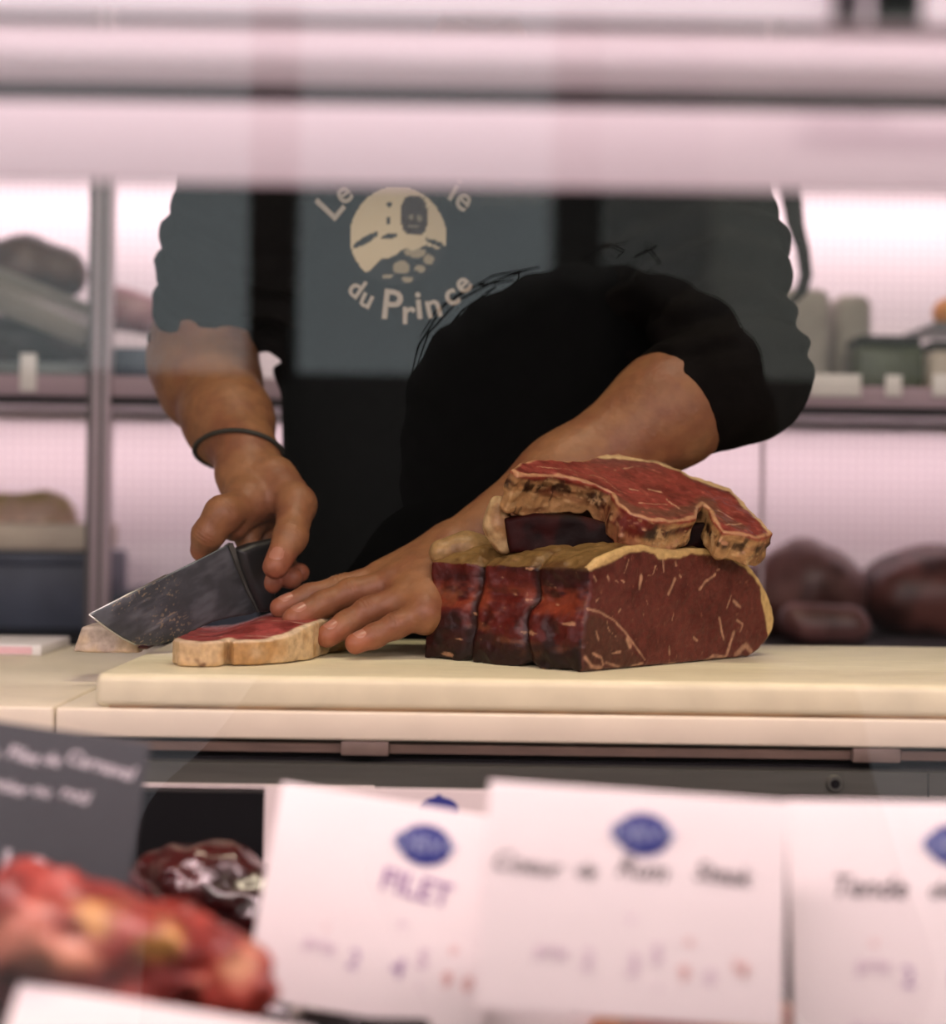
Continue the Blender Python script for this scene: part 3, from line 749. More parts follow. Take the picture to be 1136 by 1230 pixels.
# skin tone: warmer joints and tips, paler nails
def skin_color(V):
    n = len(V); C = mixc(np.tile(SK, (n, 1)), SKD, ss(-.3, .5, fbm(V, 35, 5)))
    for D in (LH, RH):
        for k in D:
            tip = P(*D[k][3]); C = mixc(C, rgb(154, 88, 64), ss(.026, .006, np.linalg.norm(V-tip, axis=1))*.7)
    C = mixc(C, rgb(154, 88, 64), ss(.03, .008, np.linalg.norm(V-P(331, 682, 1.452), axis=1))*.6)
    return C
nails = []
def nail_on(p, q, r, up, ln=.0145, wd=.0074):
    """small curved plate on top of the last joint"""
    d = unit(q-p); u_ = unit(np.asarray(up)-d*(np.asarray(up)@d)); s_ = np.cross(d, u_)
    nv, nq = [], []
    A, B = 9, 7
    c = q-d*(ln*.42)
    for i in range(A):
        for j in range(B):
            a = -1+2*i/(A-1); b = -1+2*j/(B-1)
            sq = math.sqrt(max(0, 1-.18*abs(a)**4))
            ang = b*wd/r*sq
            nv.append(c+d*(a*ln/2*(1-.12*b*b)) + (u_*math.cos(ang)+s_*math.sin(ang))*(r+.0009-.0012*max(0, a)**2*1.0-.0009*abs(b)**4))
    for i in range(A-1):
        for j in range(B-1):
            nq.append((i*B+j, i*B+j+1, (i+1)*B+j+1, (i+1)*B+j))
    return np.array(nv), np.array(nq)
# coarse rest of the body: torso core, neck, head, legs
body = Field()
body.add([(np.array([x, 1.80, .95]), np.array([x*1.1, 1.77, 1.34]), .085, .09) for x in (-.06, .06)], .08, .05)
body.add([(np.array([-.19, 1.67, 1.475]), np.array([.19, 1.67, 1.475]), .05, .05)], .03, .06)
body.chain([np.array([0, 1.68, 1.46]), np.array([0, 1.64, 1.58])], [.062, .056], .03, .05)
hd = np.array([0, 1.60, 1.70])
body.add([(hd+np.array([0, .02, .03]), hd+np.array([0, .0, .045]), .088, .080), (hd+np.array([0, -.03, -.05]), hd+np.array([0, -.052, -.085]), .055, .032)], .05, .03)
body.add([(hd+np.array([0, -.078, .01]), hd+np.array([0, -.10, -.028]), .010, .014)], .01, .012)      # nose
for sx in (-1, 1):
    body.add([(hd+np.array([sx*.035, -.068, .022]), hd+np.array([sx*.012, -.076, .026]), .012, .010)], .01, .01)   # brow
    body.add([(hd+np.array([sx*.085, .0, .012]), hd+np.array([sx*.086, .006, -.03]), .014, .010)], .01, .006)     # ear
    body.add([(hd+np.array([sx*.018, -.084, -.064]), hd+np.array([0, -.090, -.063]), .008, .009)], .01, .006)       # lips
    body.add([(np.array([sx*.19, 1.67, 1.475]), lerp((Sl if sx > 0 else Sr), (El if sx > 0 else Er), .55), .055, .05)], .03, .04)
    body.chain([np.array([sx*.09, 1.82, .93]), np.array([sx*.11, 1.85, .50]), np.array([sx*.12, 1.88, .09])], [.085, .058, .04], .03, .04)
    body.add([(np.array([sx*.12, 1.89, .04]), np.array([sx*.14, 1.76, .03]), .035, .028)], .02, .02)
BV, BQ = body.mesh(.008)
V = np.concatenate([AV, BV]); Q = np.concatenate([AQ, BQ+len(AV)])
person = link('person', np_mesh(V, Q, skin_color(V)), M['skin'])
props(person, 'butcher in dark shirt and printed apron pressing the slice and cutting', 'person')
nailm = mat('fingernail', rgb(156, 106, 86), .28)
for D, R_, up in ((LH, LR, (-.3, -.62, .8)), ):
    for k in D:
        p = [P(*q) for q in D[k]]
        nv, nq = nail_on(p[2], p[3], R_[k][3], up)
        link('fingernail', np_mesh(nv, nq), nailm, person)
nv, nq = nail_on(P(349, 645, 1.472), P(331, 680, 1.452), .0128, (-.2, -1, .1), .016, .0088)
link('fingernail', np_mesh(nv, nq), nailm, person)
# shirt with pushed-up sleeves
sh = Field()
sh.add([(np.array([x, 1.80, .93]), np.array([x*1.12, 1.75, 1.36]), .118, .128) for x in (-.092, .088)], .08, .05)
sh.add([(np.array([-.20, 1.672, 1.485]), np.array([.20, 1.672, 1.485]), .072, .072)], .03, .07)
cuL, cuR = lerp(El, Wl, .13), lerp(Er, Wr, -.06)
sh.chain([Sl, lerp(Sl, El, .5), El+np.array([.012, 0, -.002]), cuL], [.082, .078, .068, .064], .03, .05)
sh.chain([Sr, lerp(Sr, Er, .5), lerp(Sr, Er, .86)], [.082, .070, .062], .03, .05)
def wr(X):
    d = .0025*fbm(X, 18, 3)+.001*fbm(X, 60, 5)
    for A, B in ((Sl, El), (Sr, Er)):
        ax = unit(B-A); t = (X-A)@ax; dist = np.linalg.norm(X-A-t[..., None]*ax, axis=-1)
        L = np.linalg.norm(B-A)
        m = ss(.16, .1, dist)*ss(.05, .12, t)*ss(L+.05, L-.02, t)
        d = d+m*.0045*np.sin(t*150+2.2*fbm(X, 14, 9)*2)
    return d
V, Q = sh.mesh(.0042, wr)
shirt = link('shirt', np_mesh(V, Q), M['shirt'], person)
def front(x, z):                                # front of the shirt at (x, z), marched from the lens side
    y = 1.40; X = np.array([[x, y, z]])
    for _ in range(90):
        d = float(sh2.ev(X)[0]); X[0, 1] += max(d*.9, .0001)
        if d < .0001: break
        if X[0, 1] > 1.80: break
    return X[0, 1]
sh2 = Field(); sh2.g = sh.g[:2]
# apron: a bib cut to shape, following the chest
def apron():
    nx, nzc = 64, 80; zs = np.linspace(.62, 1.43, nzc); V = []; Q = []
    for k, z in enumerate(zs):
        wd = .228-.05*ss(1.20, 1.43, z)+.03*ss(1.12, .95, z)
        for i in range(nx+1):
            x = -wd+2*wd*i/nx
            V.append((x, front(x, max(z, .95))-.006+.0025*math.sin(x*60+z*7)*.6, z))
    for k in range(nzc-1):
        for i in range(nx):
            a = k*(nx+1)+i; Q.append((a, a+1, a+nx+2, a+nx+1))
    o = link('apron', np_mesh(np.array(V), np.array(Q)), M['apron'], person)
    
    return o
apr = apron()
def afront(x, z): return front(x, z)-.0075+.0015*math.sin(x*60+z*7)
def apx(u, v):
    Y = 1.6
    for _ in range(4):
        p = P(u, v, Y); Y = afront(p[0], p[2])
    return P(u, v, Y)
# round emblem printed on the bib
def emblem():
    c = apx(478, 284); R_ = 59.5/F*c[1]; n = 56; V = []; Q = []; idx = {}; C = []
    cream = np.array(rgb(196, 180, 148)); dk = np.array(rgb(30, 30, 31)); brn = np.array(rgb(52, 34, 28))
    def inside(a, b, cx, cy, rx, ry, rot=0):
        x, y = a-cx, b-cy; ca, sa = math.cos(rot), math.sin(rot); x, y = x*ca+y*sa, -x*sa+y*ca
        return (x/rx)**2+(y/ry)**2 < 1
    for i in range(n+1):
        for j in range(n+1):
            a, b = -1+2*i/n, -1+2*j/n
            if a*a+b*b > 1.0: continue
            idx[(i, j)] = len(V); x, z = c[0]+a*R_, c[2]+b*R_
            V.append((x, afront(x, z)-.0008, z))
            edge = -.33+.42*a-.25*a*a+.03*math.sin(a*14)
            col = cream
            if b < edge:
                col = dk
                for e in ((-.60, -.52, .13, .16), (.08, -.62, .17, .13), (.35, -.30, .22, .10), (.45, -.62, .10, .07), (.2, -.85, .12, .06), (-.2, -.80, .1, .05), (.62, -.42, .1, .1)):
                    if inside(a, b, *e): col = cream*.55
            if inside(a, b, -.66, -.08, .30, .07, .5): col = dk
            if inside(a, b, -.17, .0, .16, .06, .25): col = dk
            if inside(a, b, -.2, .30, .045, .07) or inside(a, b, -.18, .62, .06, .05): col = dk
            if abs((a-.32)/.26)**3+abs((b-.42)/.38)**3 < 1:
                col = brn
                if inside(a, b, .26, .40, .05, .06) or inside(a, b, .42, .38, .05, .06) or inside(a, b, .32, .22, .11, .03): col = cream*.35
            if inside(a, b, .74, -.08, .22, .05, -.3): col = dk
            C.append(col)
    for (i, j) in list(idx):
        q = [(i, j), (i+1, j), (i+1, j+1), (i, j+1)]
        if all(k in idx for k in q): Q.append([idx[k] for k in q])
    link('emblem', np_mesh(np.array(V), np.array(Q), np.array(C)), M['print'], apr)
emblem()
FONT_CACHE = {}
def text_mesh(s, size, extr=.0003, shear=0.0, bold=0.0, align='CENTER'):
    cu = bpy.data.curves.new('t', 'FONT'); cu.body = s; cu.size = size; cu.extrude = extr; cu.shear = shear; cu.offset = bold
    cu.align_x = align; cu.align_y = 'CENTER'; cu.resolution_u = 3
    o = bpy.data.objects.new('t', cu); COL.objects.link(o)
    dg = bpy.context.evaluated_depsgraph_get(); me = bpy.data.meshes.new_from_object(o.evaluated_get(dg))
    bpy.data.objects.remove(o); bpy.data.curves.remove(cu)
    return me
def cloth_letter(ch, u, v, px, rot):
    c = apx(u, v); size = px/F*c[1]*1.38
    me = text_mesh(ch, size, .0003, 0, .0007)
    R = Matrix.Rotation(math.radians(rot), 2)
    for vt in me.vertices:
        q = R @ Vector((vt.co.x, vt.co.y)); x, z = c[0]+q.x, c[2]+q.y
        vt.co = (x, afront(x, z)-.0008-vt.co.z, z)
    link('lettering', me, M['cream'], apr, False)
for a in (('L', 397, 249, 34, 48), ('e', 412, 232, 28, 34), ('i', 546, 228, 30, -30), ('e', 558, 240, 28, -42),
          ('d', 428, 347, 24, -36), ('u', 441, 359, 24, -26), ('P', 470, 368, 36, -6), ('r', 490, 376, 30, 0), ('i', 503, 368, 34, 6),
          ('n', 520, 368, 30, 14), ('c', 541, 355, 28, 30), ('e', 555, 341, 26, 42)):
    cloth_letter(*a)
# bracelet
def bracelet():
    c = lerp(Er, Wr, .93)
    n_b = unit(np.array([-.16, -.45, -1.0])); a = unit(np.cross(n_b, [0, 1.0, 0])); b = unit(np.cross(a, n_b))
    pts = []; rr = np.linspace(.015, .10, 240)
    for t in np.linspace(0, 2*math.pi, 56):
        d_ = a*math.cos(t)+b*math.sin(t); e = arm.ev(c+rr[:, None]*d_)
        k_ = np.argmax(e > .0015) if (e > .0015).any() else 60
        pts.append(rr[k_])
    pts = np.array(pts); pts[-1] = pts[0]
    for _ in range(3): pts[1:-1] = np.maximum(pts[1:-1], (pts[:-2]+pts[1:-1]+pts[2:])/3)
    bm = bmesh.new(); tube_bm(bm, [c+(a*math.cos(t)+b*math.sin(t))*r_ for t, r_ in zip(np.linspace(0, 2*math.pi, 56), pts)], .0025, 8)
    link('bracelet', bm_mesh(bm), M['cord'], person)
bracelet()
# trousers, shoes, hair
tr = Field()
tr.add([(np.array([-.08, 1.82, .93]), np.array([.08, 1.82, .93]), .13, .13)], .03, .03)
for sx in (-1, 1): tr.chain([np.array([sx*.09, 1.82, .90]), np.array([sx*.11, 1.85, .50]), np.array([sx*.12, 1.88, .12])], [.105, .078, .07], .03, .03)
V, Q = tr.mesh(.009); link('trousers', np_mesh(V, Q), M['trouser'], person)
for sx in (-1, 1):
    f = Field(); f.add([(np.array([sx*.12, 1.90, .052]), np.array([sx*.142, 1.74, .044]), .050, .042)], .02, .02)
    V, Q = f.mesh(.006); V[:, 2] = np.maximum(V[:, 2], 0.0); link('shoe', np_mesh(V, Q), M['black'], person)
f = Field(); f.add([(hd+np.array([0, .045, .035]), hd+np.array([0, .0, .07]), .094, .080)], .03, .03)
V, Q = f.mesh(.006, lambda X: .004*fbm(X, 60, 2)); link('hair', np_mesh(V, Q), M['hair'], person)
# ------------------------------------------------------------------ customer with the camera, seen mirrored in the pane
def mir(u, v, c=.16):                            # where a mirrored point stands on this side of the pane
    p = P(u, v, 2*GY+c); p[1] = 2*GY-p[1]; return p
cu = Field()
hc = mir(700, 520)
cu.add([(hc+np.array([0, -.02, .0]), hc+np.array([0, 0, -.05]), .095, .08), (hc+np.array([0, .02, -.10]), hc+np.array([0, .03, -.12]), .05, .04)], .04, .03)
cu.chain([hc+np.array([0, -.03, -.12]), hc+np.array([0, -.05, -.24])], [.055, .06], .03, .04)
cu.add([(hc+np.array([0, .11, -.045]), hc+np.array([0, .09, -.02]), .014, .008)], .01, .012)
for sx in (-1, 1):
    sho = hc+np.array([sx*.17, -.06, -.27]); 
    elb = mir(262, 1015, .13) if sx < 0 else hc+np.array([.27, -.02, -.50])
    hand = np.array([sx*.07, -.05, 1.05])+np.array([.02, 0, 0])
    cu.chain([hc+np.array([0, -.06, -.26]), sho, elb, hand], [.09, .075, .055, .032], .03, .03)
    for k in range(4):
        cu.chain([hand, hand+np.array([-sx*.01, .012-.018*k*.4, .03]), hand+np.array([-sx*.035, .012-.018*k*.4, .042])], [.024, .010, .008], .01, .006)
    cu.chain([hand, hand+np.array([-sx*.03, -.01, -.012])], [.022, .010], .01, .006)
    hip = np.array([hc[0]+sx*.10, -.42, .50]); knee = np.array([hc[0]+sx*.20, -.10, .42]); foot = np.array([hc[0]+sx*.16, -.40, .07])
    cu.chain([hip, knee, foot], [.10, .07, .045], .03, .03)
    cu.add([(foot+np.array([0, -.03, -.025]), foot+np.array([0, .16, -.035]), .042, .034)], .02, .02)
cu.add([(np.array([hc[0]+x, -.40, .52]), np.array([hc[0]+x, -.24, hc[2]-.30]), .12, .12) for x in (-.07, .07)], .06, .06)
V, Q = cu.mesh(.008)
V[:, 2] = np.maximum(V[:, 2], 0)
cust = link('person', np_mesh(V, Q, np.tile(SK, (len(V), 1))), M['skin'])
props(cust, 'crouching customer in black coat with loose dark hair mirrored in the glass', 'person')
ct = Field()
ct.add([(np.array([hc[0]+x, -.40, .50]), np.array([hc[0]+x, -.25, hc[2]-.28]), .145, .15) for x in (-.08, .08)], .06, .06)
for sx in (-1, 1):
    sho = hc+np.array([sx*.17, -.06, -.27]); elb = mir(262, 1015, .13) if sx < 0 else hc+np.array([.27, -.02, -.50])
    hand = np.array([sx*.07, -.05, 1.05])+np.array([.02, 0, 0])
    ct.chain([hc+np.array([0, -.06, -.25]), sho, elb, lerp(elb, hand, .75)], [.10, .098, .062, .05], .03, .05)
    hip = np.array([hc[0]+sx*.10, -.42, .50]); knee = np.array([hc[0]+sx*.20, -.10, .42]); foot = np.array([hc[0]+sx*.16, -.40, .09])
    ct.chain([hip, knee, foot], [.12, .09, .065], .03, .03)
e_ = mir(262, 1015, .13)
ct.add([(e_, mir(262, 1300, .13), .060, .075), (e_+np.array([.05, 0, -.0]), mir(380, 1280, .13), .06, .11)], .03, .03)
V, Q = ct.mesh(.008, lambda X: .004*fbm(X, 14, 3)); V[:, 2] = np.maximum(V[:, 2], .002)
link('coat', np_mesh(V, Q), M['coat'], cust)
for sx in (-1, 1):
    hand = np.array([sx*.07, -.05, 1.05])+np.array([.02, 0, 0]); g = Field()
    for k in range(4):
        g.chain([hand, hand+np.array([-sx*.01, .012-.018*k*.4, .03]), hand+np.array([-sx*.035, .012-.018*k*.4, .042])], [.028, .013, .011], .01, .006)
    g.chain([hand, hand+np.array([-sx*.03, -.01, -.012])], [.026, .013], .01, .006)
    elb = mir(262, 1015, .13) if sx < 0 else hc+np.array([.27, -.02, -.50])
    g.chain([hand, lerp(hand, elb, .4)], [.037, .046], .02, .02)
    V, Q = g.mesh(.005); link('glove', np_mesh(V, Q), M['coat'], cust)
# loose hair: crown and long falling locks, single strands flying off
hf = Field()
for (u, v, r_) in ((640, 507, 156), (700, 474, 156), (765, 487, 158), (600, 560, 112), (830, 560, 112)):
    hf.add([(mir(u, v), mir(u, v+95)+np.array([0, -.02, 0]), r_/1300, r_/1300*.98)], .05, .02)
def hair_disp(X):
    ang = np.arctan2(X[..., 0]-hc[0], X[..., 2]-hc[2]+.2)
    return .0022*np.sin(ang*46+3*fbm(X, 10, 4))+.002*fbm(X, 30, 3)
V, Q = hf.mesh(.006, hair_disp)
hairc = link('hair', np_mesh(V, Q), M['hair'], cust)
bm = bmesh.new()
def strand(pp, r=.0010):
    tube_bm(bm, [mir(690+(u-690)*1.045, 500+(v-500)*1.06) for u, v in pp], [r]*(len(pp)-1)+[r*.3], 4)
rnd = random.Random(3)
for pts in ([(640, 332), (600, 345), (556, 368), (522, 405), (506, 450)], [(650, 330), (596, 340), (540, 372), (510, 420), (498, 470)], [(620, 345), (570, 352), (530, 380), (512, 410)],
            [(700, 322), (720, 308), (752, 302)], [(760, 318), (786, 306), (770, 302)], [(740, 318), (748, 312), (730, 304), (712, 306)], [(790, 326), (778, 312), (768, 305)], [(600, 352), (560, 380), (520, 430), (500, 520), (488, 560)]):
    strand(pts)
for k in range(46):
    a = rnd.uniform(0, 1); u0 = 500+400*a; v0 = 322+(abs(a-.52)*2)**2.2*110+rnd.uniform(0, 14)
    du = rnd.uniform(-34, 34); dv = rnd.uniform(-9, 8)
    strand([(u0, v0+14), (u0+du*.4, v0+2+dv*.5), (u0+du, v0+dv+abs(a-.5)*26)], .0006)
link('flyaway_strands', bm_mesh(bm), M['hair'], hairc)
# ------------------------------------------------------------------ price cards in the case
def card(tl, tr, hpx, Y, m, label, group=None, cat='price tag', name='price_tag', lean=12, pin=True):
    p, q = P(*tl, Y), P(*tr, Y)
    W = math.hypot(q[0]-p[0], q[2]-p[2]); ang = math.atan2(-(q[2]-p[2]), q[0]-p[0]); H = hpx/F*Y
    bm = bmesh.new(); box_bm(bm, (0, -.0008, -H), (W, .0008, 0), .0006, 1)
    o = link(name, bm_mesh(bm), m, None, False)
    o.location = p; o.rotation_euler = Euler((math.radians(-lean), ang, 0), 'YXZ')
    props(o, label, cat, group)
    uv = lambda u, v: (lambda d: (d[0]*math.cos(ang)-d[2]*math.sin(ang), d[0]*math.sin(ang)+d[2]*math.cos(ang)))(P(u, v, Y)-p)
    if pin:
        tube('pin', [(W*.5, .003, -H*.55), (W*.5, .004, -H-.012)], .0012, M['steel'], o, 8)
    return o, uv, Y
def write(c, s, u, v, px, m, rot=0, shear=0, bold=.0, name='lettering'):
    o, uv, Y = c; me = text_mesh(s, px/F*Y*1.4, .0002, shear, bold*px/F*Y)
    x, z = uv(u, v); t = link(name, me, m, o, False); t.location = (x, -.0011, z)
    t.rotation_euler = Euler((math.pi/2, math.radians(-rot), 0), 'XYZ'); return t
def oval(c, u, v, rx, ry, txt=True):
    o, uv, Y = c; bm = bmesh.new(); x, z = uv(u, v); k = Y/F
    vs = [bm.verts.new((math.cos(a)*rx*k*(1-.10*abs(math.cos(a))**6*0), 0, math.sin(a)*ry*k)) for a in np.linspace(0, 2*math.pi, 40, endpoint=False)]
    bm.faces.new(vs); r = bmesh.ops.extrude_face_region(bm, geom=list(bm.faces))
    for e in r['geom']:
        if isinstance(e, bmesh.types.BMVert): e.co.y -= .0004
    bmesh.ops.recalc_face_normals(bm, faces=bm.faces)
    e = link('seal', bm_mesh(bm), M['blue'], o, False); e.location = (x, -.0009, z)
    if txt:
        t = link('lettering', text_mesh('OBV+', ry*k*1.25, .0002, 0, .0004), M['bluew'], e, False); t.location = (0, -.0007, 0); t.rotation_euler = (math.pi/2, 0, 0)
GR = 'white price cards standing among the meat'
cD = card((318, 944), (600, 949), 190, 1.13, mat('far price card', (.62, .55, .53), .5), 'farthest white card, only its top edge showing behind the others', GR, lean=2)
oval(cD, 527, 972, 24, 15, False)
bm = bmesh.new(); k = 1.13/F
v1 = [bm.verts.new((a*k, -.0014, b*k)) for a, b in ((-8, 0), (8, 0), (0, 6))]; bm.faces.new(v1)
s_ = link('seal_point', bm_mesh(bm), M['blue'], cD[0], False); xx, zz = cD[1](527, 959); s_.location = (xx, 0, zz)
cA = card((339, 940), (618, 986), 250, .90, M['tagw'], 'tilted white card reading FILET under a blue oval', GR)
oval(cA, 511, 1014, 32, 24); write(cA, 'FILET', 500, 1064, 27, M['violet'], -6, 0, .02)
for s, u, v, px, mm in (('prix', 388, 1128, 17, 'lilac'), ('2', 427, 1146, 22, 'violet'), ('4', 479, 1156, 24, 'violet'), ('5', 508, 1146, 22, 'lilac'), (',', 506, 1170, 18, 'lilac'), ('9', 536, 1170, 18, 'red'), ('0', 561, 1174, 17, 'red'), ('o', 545, 1134, 12, 'red'), ('v', 484, 1104, 14, 'lilac'), ('i', 395, 1108, 10, 'red')):
    write(cA, s, u, v, px, M[mm], -8)
cB = card((588, 938), (946, 963), 262, .84, M['tagw'], 'largest white card reading Coeur de Rum Steak in the middle', GR)
oval(cB, 771, 1001, 33, 25)
for s, u, v, px in (('Coeur', 630, 1036, 22), ('de', 701, 1043, 18), ('Rum', 768, 1042, 23), ('Steak', 863, 1048, 22)):
    write(cB, s, u, v, px, M['ink'], -4, .3, .008)
for s, u, v, px, mm in (('prix', 660, 1135, 17, 'lilac'), ('2', 702, 1146, 22, 'lilac'), ('3', 755, 1152, 25, 'lilac'), ('5', 784, 1140, 22, 'lilac'), (',', 784, 1170, 18, 'lilac'), ('9', 815, 1162, 18, 'red'), ('0', 845, 1166, 17, 'lilac'), ('o', 822, 1124, 12, 'red'), ('kg', 882, 1153, 14, 'red'), ('v', 754, 1098, 14, 'lilac')):
    write(cB, s, u, v, px, M[mm], -4)
cC = card((944, 961), (1300, 966), 300, .87, M['tagw'], 'white card at the edge reading Tende de with cut off seal', GR)
oval(cC, 1142, 1014, 33, 24)
for s, u, v, px in (('Tende', 1036, 1063, 25), ('de', 1122, 1066, 21), ('Tranche', 1200, 1068, 25)): write(cC, s, u, v, px, M['ink'], -1, .3, .01)
for s, u, v, px, mm in (('prix', 1038, 1152, 18, 'lilac'), ('2', 1078, 1166, 24, 'violet'), ('1', 1130, 1168, 24, 'violet'), ('v', 1040, 1126, 12, 'red'), ('le kg', 1030, 1222, 16, 'lilac'), ('a', 1060, 1224, 18, 'violet')):
    write(cC, s, u, v, px, M[mm], -1)
cE = card((548, 1196), (822, 1214), 170, .895, M['tagw'], 'white card low down, mostly under the middle card', GR)
write(cE, 'a e', 700, 1214, 16, M['ink'], -3)
cF = card((24, 1180), (380, 1238), 200, .76, M['tagw'], 'blurred white card in the lower left corner, nearest the glass', GR, lean=38)
cG = card((-140, 846), (181, 893), 330, .93, M['slate'], 'grey slate sign with two lines of white handwriting', None, 'sign', 'slate_sign', 2)
for s, u, v, px in (('au', -10, 903, 15), ('Filet', 28, 907, 16), ('de', 63, 912, 15), ('Carnaval', 121, 919, 17)): write(cG, s, u, v, px, M['chalk'], -7, .2, .03)
for s, u, v, px in (('entier', 8, 943, 16), ('ou', 51, 949, 15), ('roti', 91, 954, 17)): write(cG, s, u, v, px, M['chalk'], -7, .2, .03)
write(cG, '1', 8, 1038, 34, M['chalk'], -6, 0, .04); write(cG, '8', 46, 1044, 30, M['chalk'], -6, 0, .04)
# ------------------------------------------------------------------ meat in the case
def piece(name, label, pts, rs, m, c1, c2, sc=40, disp=.006, dsc=30, h=.004, seed=3, group=None, flat=None, fat=None):
    f = Field(); pts = [np.array(p) for p in pts]
    f.chain(pts, rs, .03, .01) if len(pts) > 1 else f.add([(pts[0], pts[0], rs[0], rs[0])])
    V, Q = f.mesh(h, lambda X: disp*fbm(X, dsc, seed))
    if flat is not None: V[:, 2] = np.maximum(V[:, 2], flat)
    C = two(c1, c2, sc, seed)(V)
    if fat: 
        for (cen, r, colr) in fat: C = mixc(C, colr, ss(r*1.5, r*.4, np.linalg.norm((V-cen)*np.array([1, .6, 1.4]), axis=1)+.012*fbm(V, 60, 12)))
    o = link(name, np_mesh(V, Q, C), m); props(o, label, 'meat', group); return o
piece('wrapped_beef', 'shiny dark vacuum packed beef beside the tilted FILET card', [P(188, 1085, 1.10), P(240, 1080, 1.10), P(330, 1110, 1.09)], [.028, .034, .036], M['wrapm'], rgb(70, 24, 24), rgb(34, 11, 11), 30, .010, 30, .003)
piece('wrapped_beef', 'dull vacuum packed beef behind the slate sign edge', [P(40, 1085, 1.0), P(110, 1092, 1.0), P(168, 1100, 1.0)], [.022, .022, .02], M['wrapm'], rgb(110, 60, 66), rgb(60, 28, 32), 30, .006, 26, .003)
fr = [P(-70, 1150, .80), P(20, 1142, .80), P(85, 1150, .80), P(150, 1170, .80), P(215, 1178, .80), P(275, 1192, .81)]
piece('rib_roast', 'bright red joint with pale fat in front of the slate sign', fr, [.030, .034, .032, .028, .026, .020], M['meatb'], rgb(158, 58, 46), rgb(112, 34, 28), 40, .012, 46, .003,
      fat=[(P(30, 1128, .772), .020, rgb(206, 132, 108)), (P(90, 1140, .772), .014, rgb(206, 140, 110)), (P(120, 1110, .782), .011, rgb(190, 138, 72)), (P(195, 1130, .782), .010, rgb(190, 138, 74)), (P(282, 1165, .79), .013, rgb(214, 156, 118)), (P(20, 1185, .775), .026, rgb(90, 40, 44)), (P(110, 1190, .775), .018, rgb(104, 40, 42))])
piece('dark_joint', 'dark joint of meat beneath the tilted card', [P(320, 1240, .98), P(440, 1250, .98)], [.030, .030], M['wrapm'], rgb(50, 18, 16), rgb(18, 8, 8), 30, .008, 26, .004)
tube('plastic_strip', [P(348, 1245, .95), P(358, 1215, .955), P(372, 1190, .96)], [.0045, .0045, .003], M['pack'])
props(bpy.context.scene.objects['plastic_strip'], 'pale folded plastic strip on the dark joint', 'packaging')
piece('cut_meat', 'orange red cut of meat under the middle card', [P(470, 1246, .93), P(540, 1240, .93)], [.022, .022], M['meatb'], rgb(190, 90, 66), rgb(130, 46, 36), 40, .004, 40, .004)
piece('cut_meat', 'fatty red cut showing below the right half of the middle card', [P(745, 1258, .88), P(840, 1252, .88), P(925, 1250, .88)], [.022, .024, .024], M['meatb'], rgb(170, 62, 48), rgb(214, 160, 100), 30, .004, 40, .004)
def tray(label, x0, x1, y0, y1):
    t = empty('meat_tray', ((x0+x1)/2, (y0+y1)/2, DZ)); props(t, label, 'tray', 'black trays on the case deck')
    w_, d_ = (x1-x0)/2, (y1-y0)/2
    box('base', (-w_, -d_, 0), (w_, d_, .006), M['black'], t)
    for n_s, lo, hi in (('rim', (-w_, -d_, .006), (w_, -d_+.006, .02)), ('rim', (-w_, d_-.006, .006), (w_, d_, .02)), ('rim', (-w_, -d_+.006, .006), (-w_+.006, d_-.006, .02)), ('rim', (w_-.006, -d_+.006, .006), (w_, d_-.006, .02))):
        box(n_s, lo, hi, M['black'], t)
# risers the cuts lie on
for lab, lo, hi in (('black step under the vacuum packed beef', (-.42, 1.02, DZ), (.6, 1.20, .775)), ('black step under the red joint', (-.5, .775, DZ), (-.02, .86, .80)), ('black step under the middle cuts', (-.015, .80, DZ), (.5, 1.015, .755))):
    props(box('display_step', lo, hi, M['stepm'], None, .003), lab, 'display step', 'black steps on the case deck')
# ------------------------------------------------------------------ wall cabinet behind the butcher
CF, CBk = 2.32, 2.84
def cab():
    t = empty('wall_cabinet', (0, CF, 0)); props(t, 'pink lit refrigerated wall cabinet behind the butcher', 'cabinet')
    inv = Matrix.Translation(-Vector(t.location))
    def add(o, p=None): o.parent = p or t; o.matrix_parent_inverse = inv if p is None else Matrix(); return o
    add(box('back_panel', (-1.6, CBk, .80), (1.6, CBk+.03, 1.90), M['panel']))
    add(box('top', (-1.6, CF, 1.86), (1.6, CBk, 1.90), M['shelfm']))
    add(box('plinth', (-1.6, CF, 0), (1.6, CBk, zat(772, CF)), M['black']))
    zs = zat(486, CF)
    add(box('shelf', (-1.6, CF+.01, zs), (1.6, CBk-.001, zs+.014), M['shelfm']))
    add(box('shelf_rail', (-1.6, CF-.004, zs+.004), (1.6, CF+.008, zs+.036), M['mauve'], None, .001))
    add(box('shelf_edge', (-1.6, CF-.006, zs-.008), (1.6, CF+.008, zs+.004), M['black']))
    for u0, u1, m in ((107, 114, 'uprd'), (114, 121, 'upright'), (121, 127, 'uprd'), (127, 134, 'upright')):
        add(box('upright', (float(P(u0, 480, CF)[0]), CF-.012, zat(772, CF)), (float(P(u1, 480, CF)[0]), CF+.012, 1.86), M[m]))
    add(box('upright', (float(P(917, 480, CF)[0]), CF+.01, zat(772, CF)), (float(P(921, 480, CF)[0]), CF+.02, 1.86), M['upright']))
    for s in (-1, 1): add(box('side_panel', (s*1.6-.02, CF, 0), (s*1.6+.02, CBk, 1.9), M['shelfm']))
    for z in (1.70, zs-.012):
        add(box('led_bar', (-1.5, CBk-.14, z), (1.5, CBk-.12, z+.012), M['white']))
cab()
PK = (1.0, .74, .78)
zs = zat(486, CF)
area('cabinet_light_upper', (0, CBk-.13, 1.697), (math.radians(28), 0, 0), 3.0, .02, 7.2, PK)
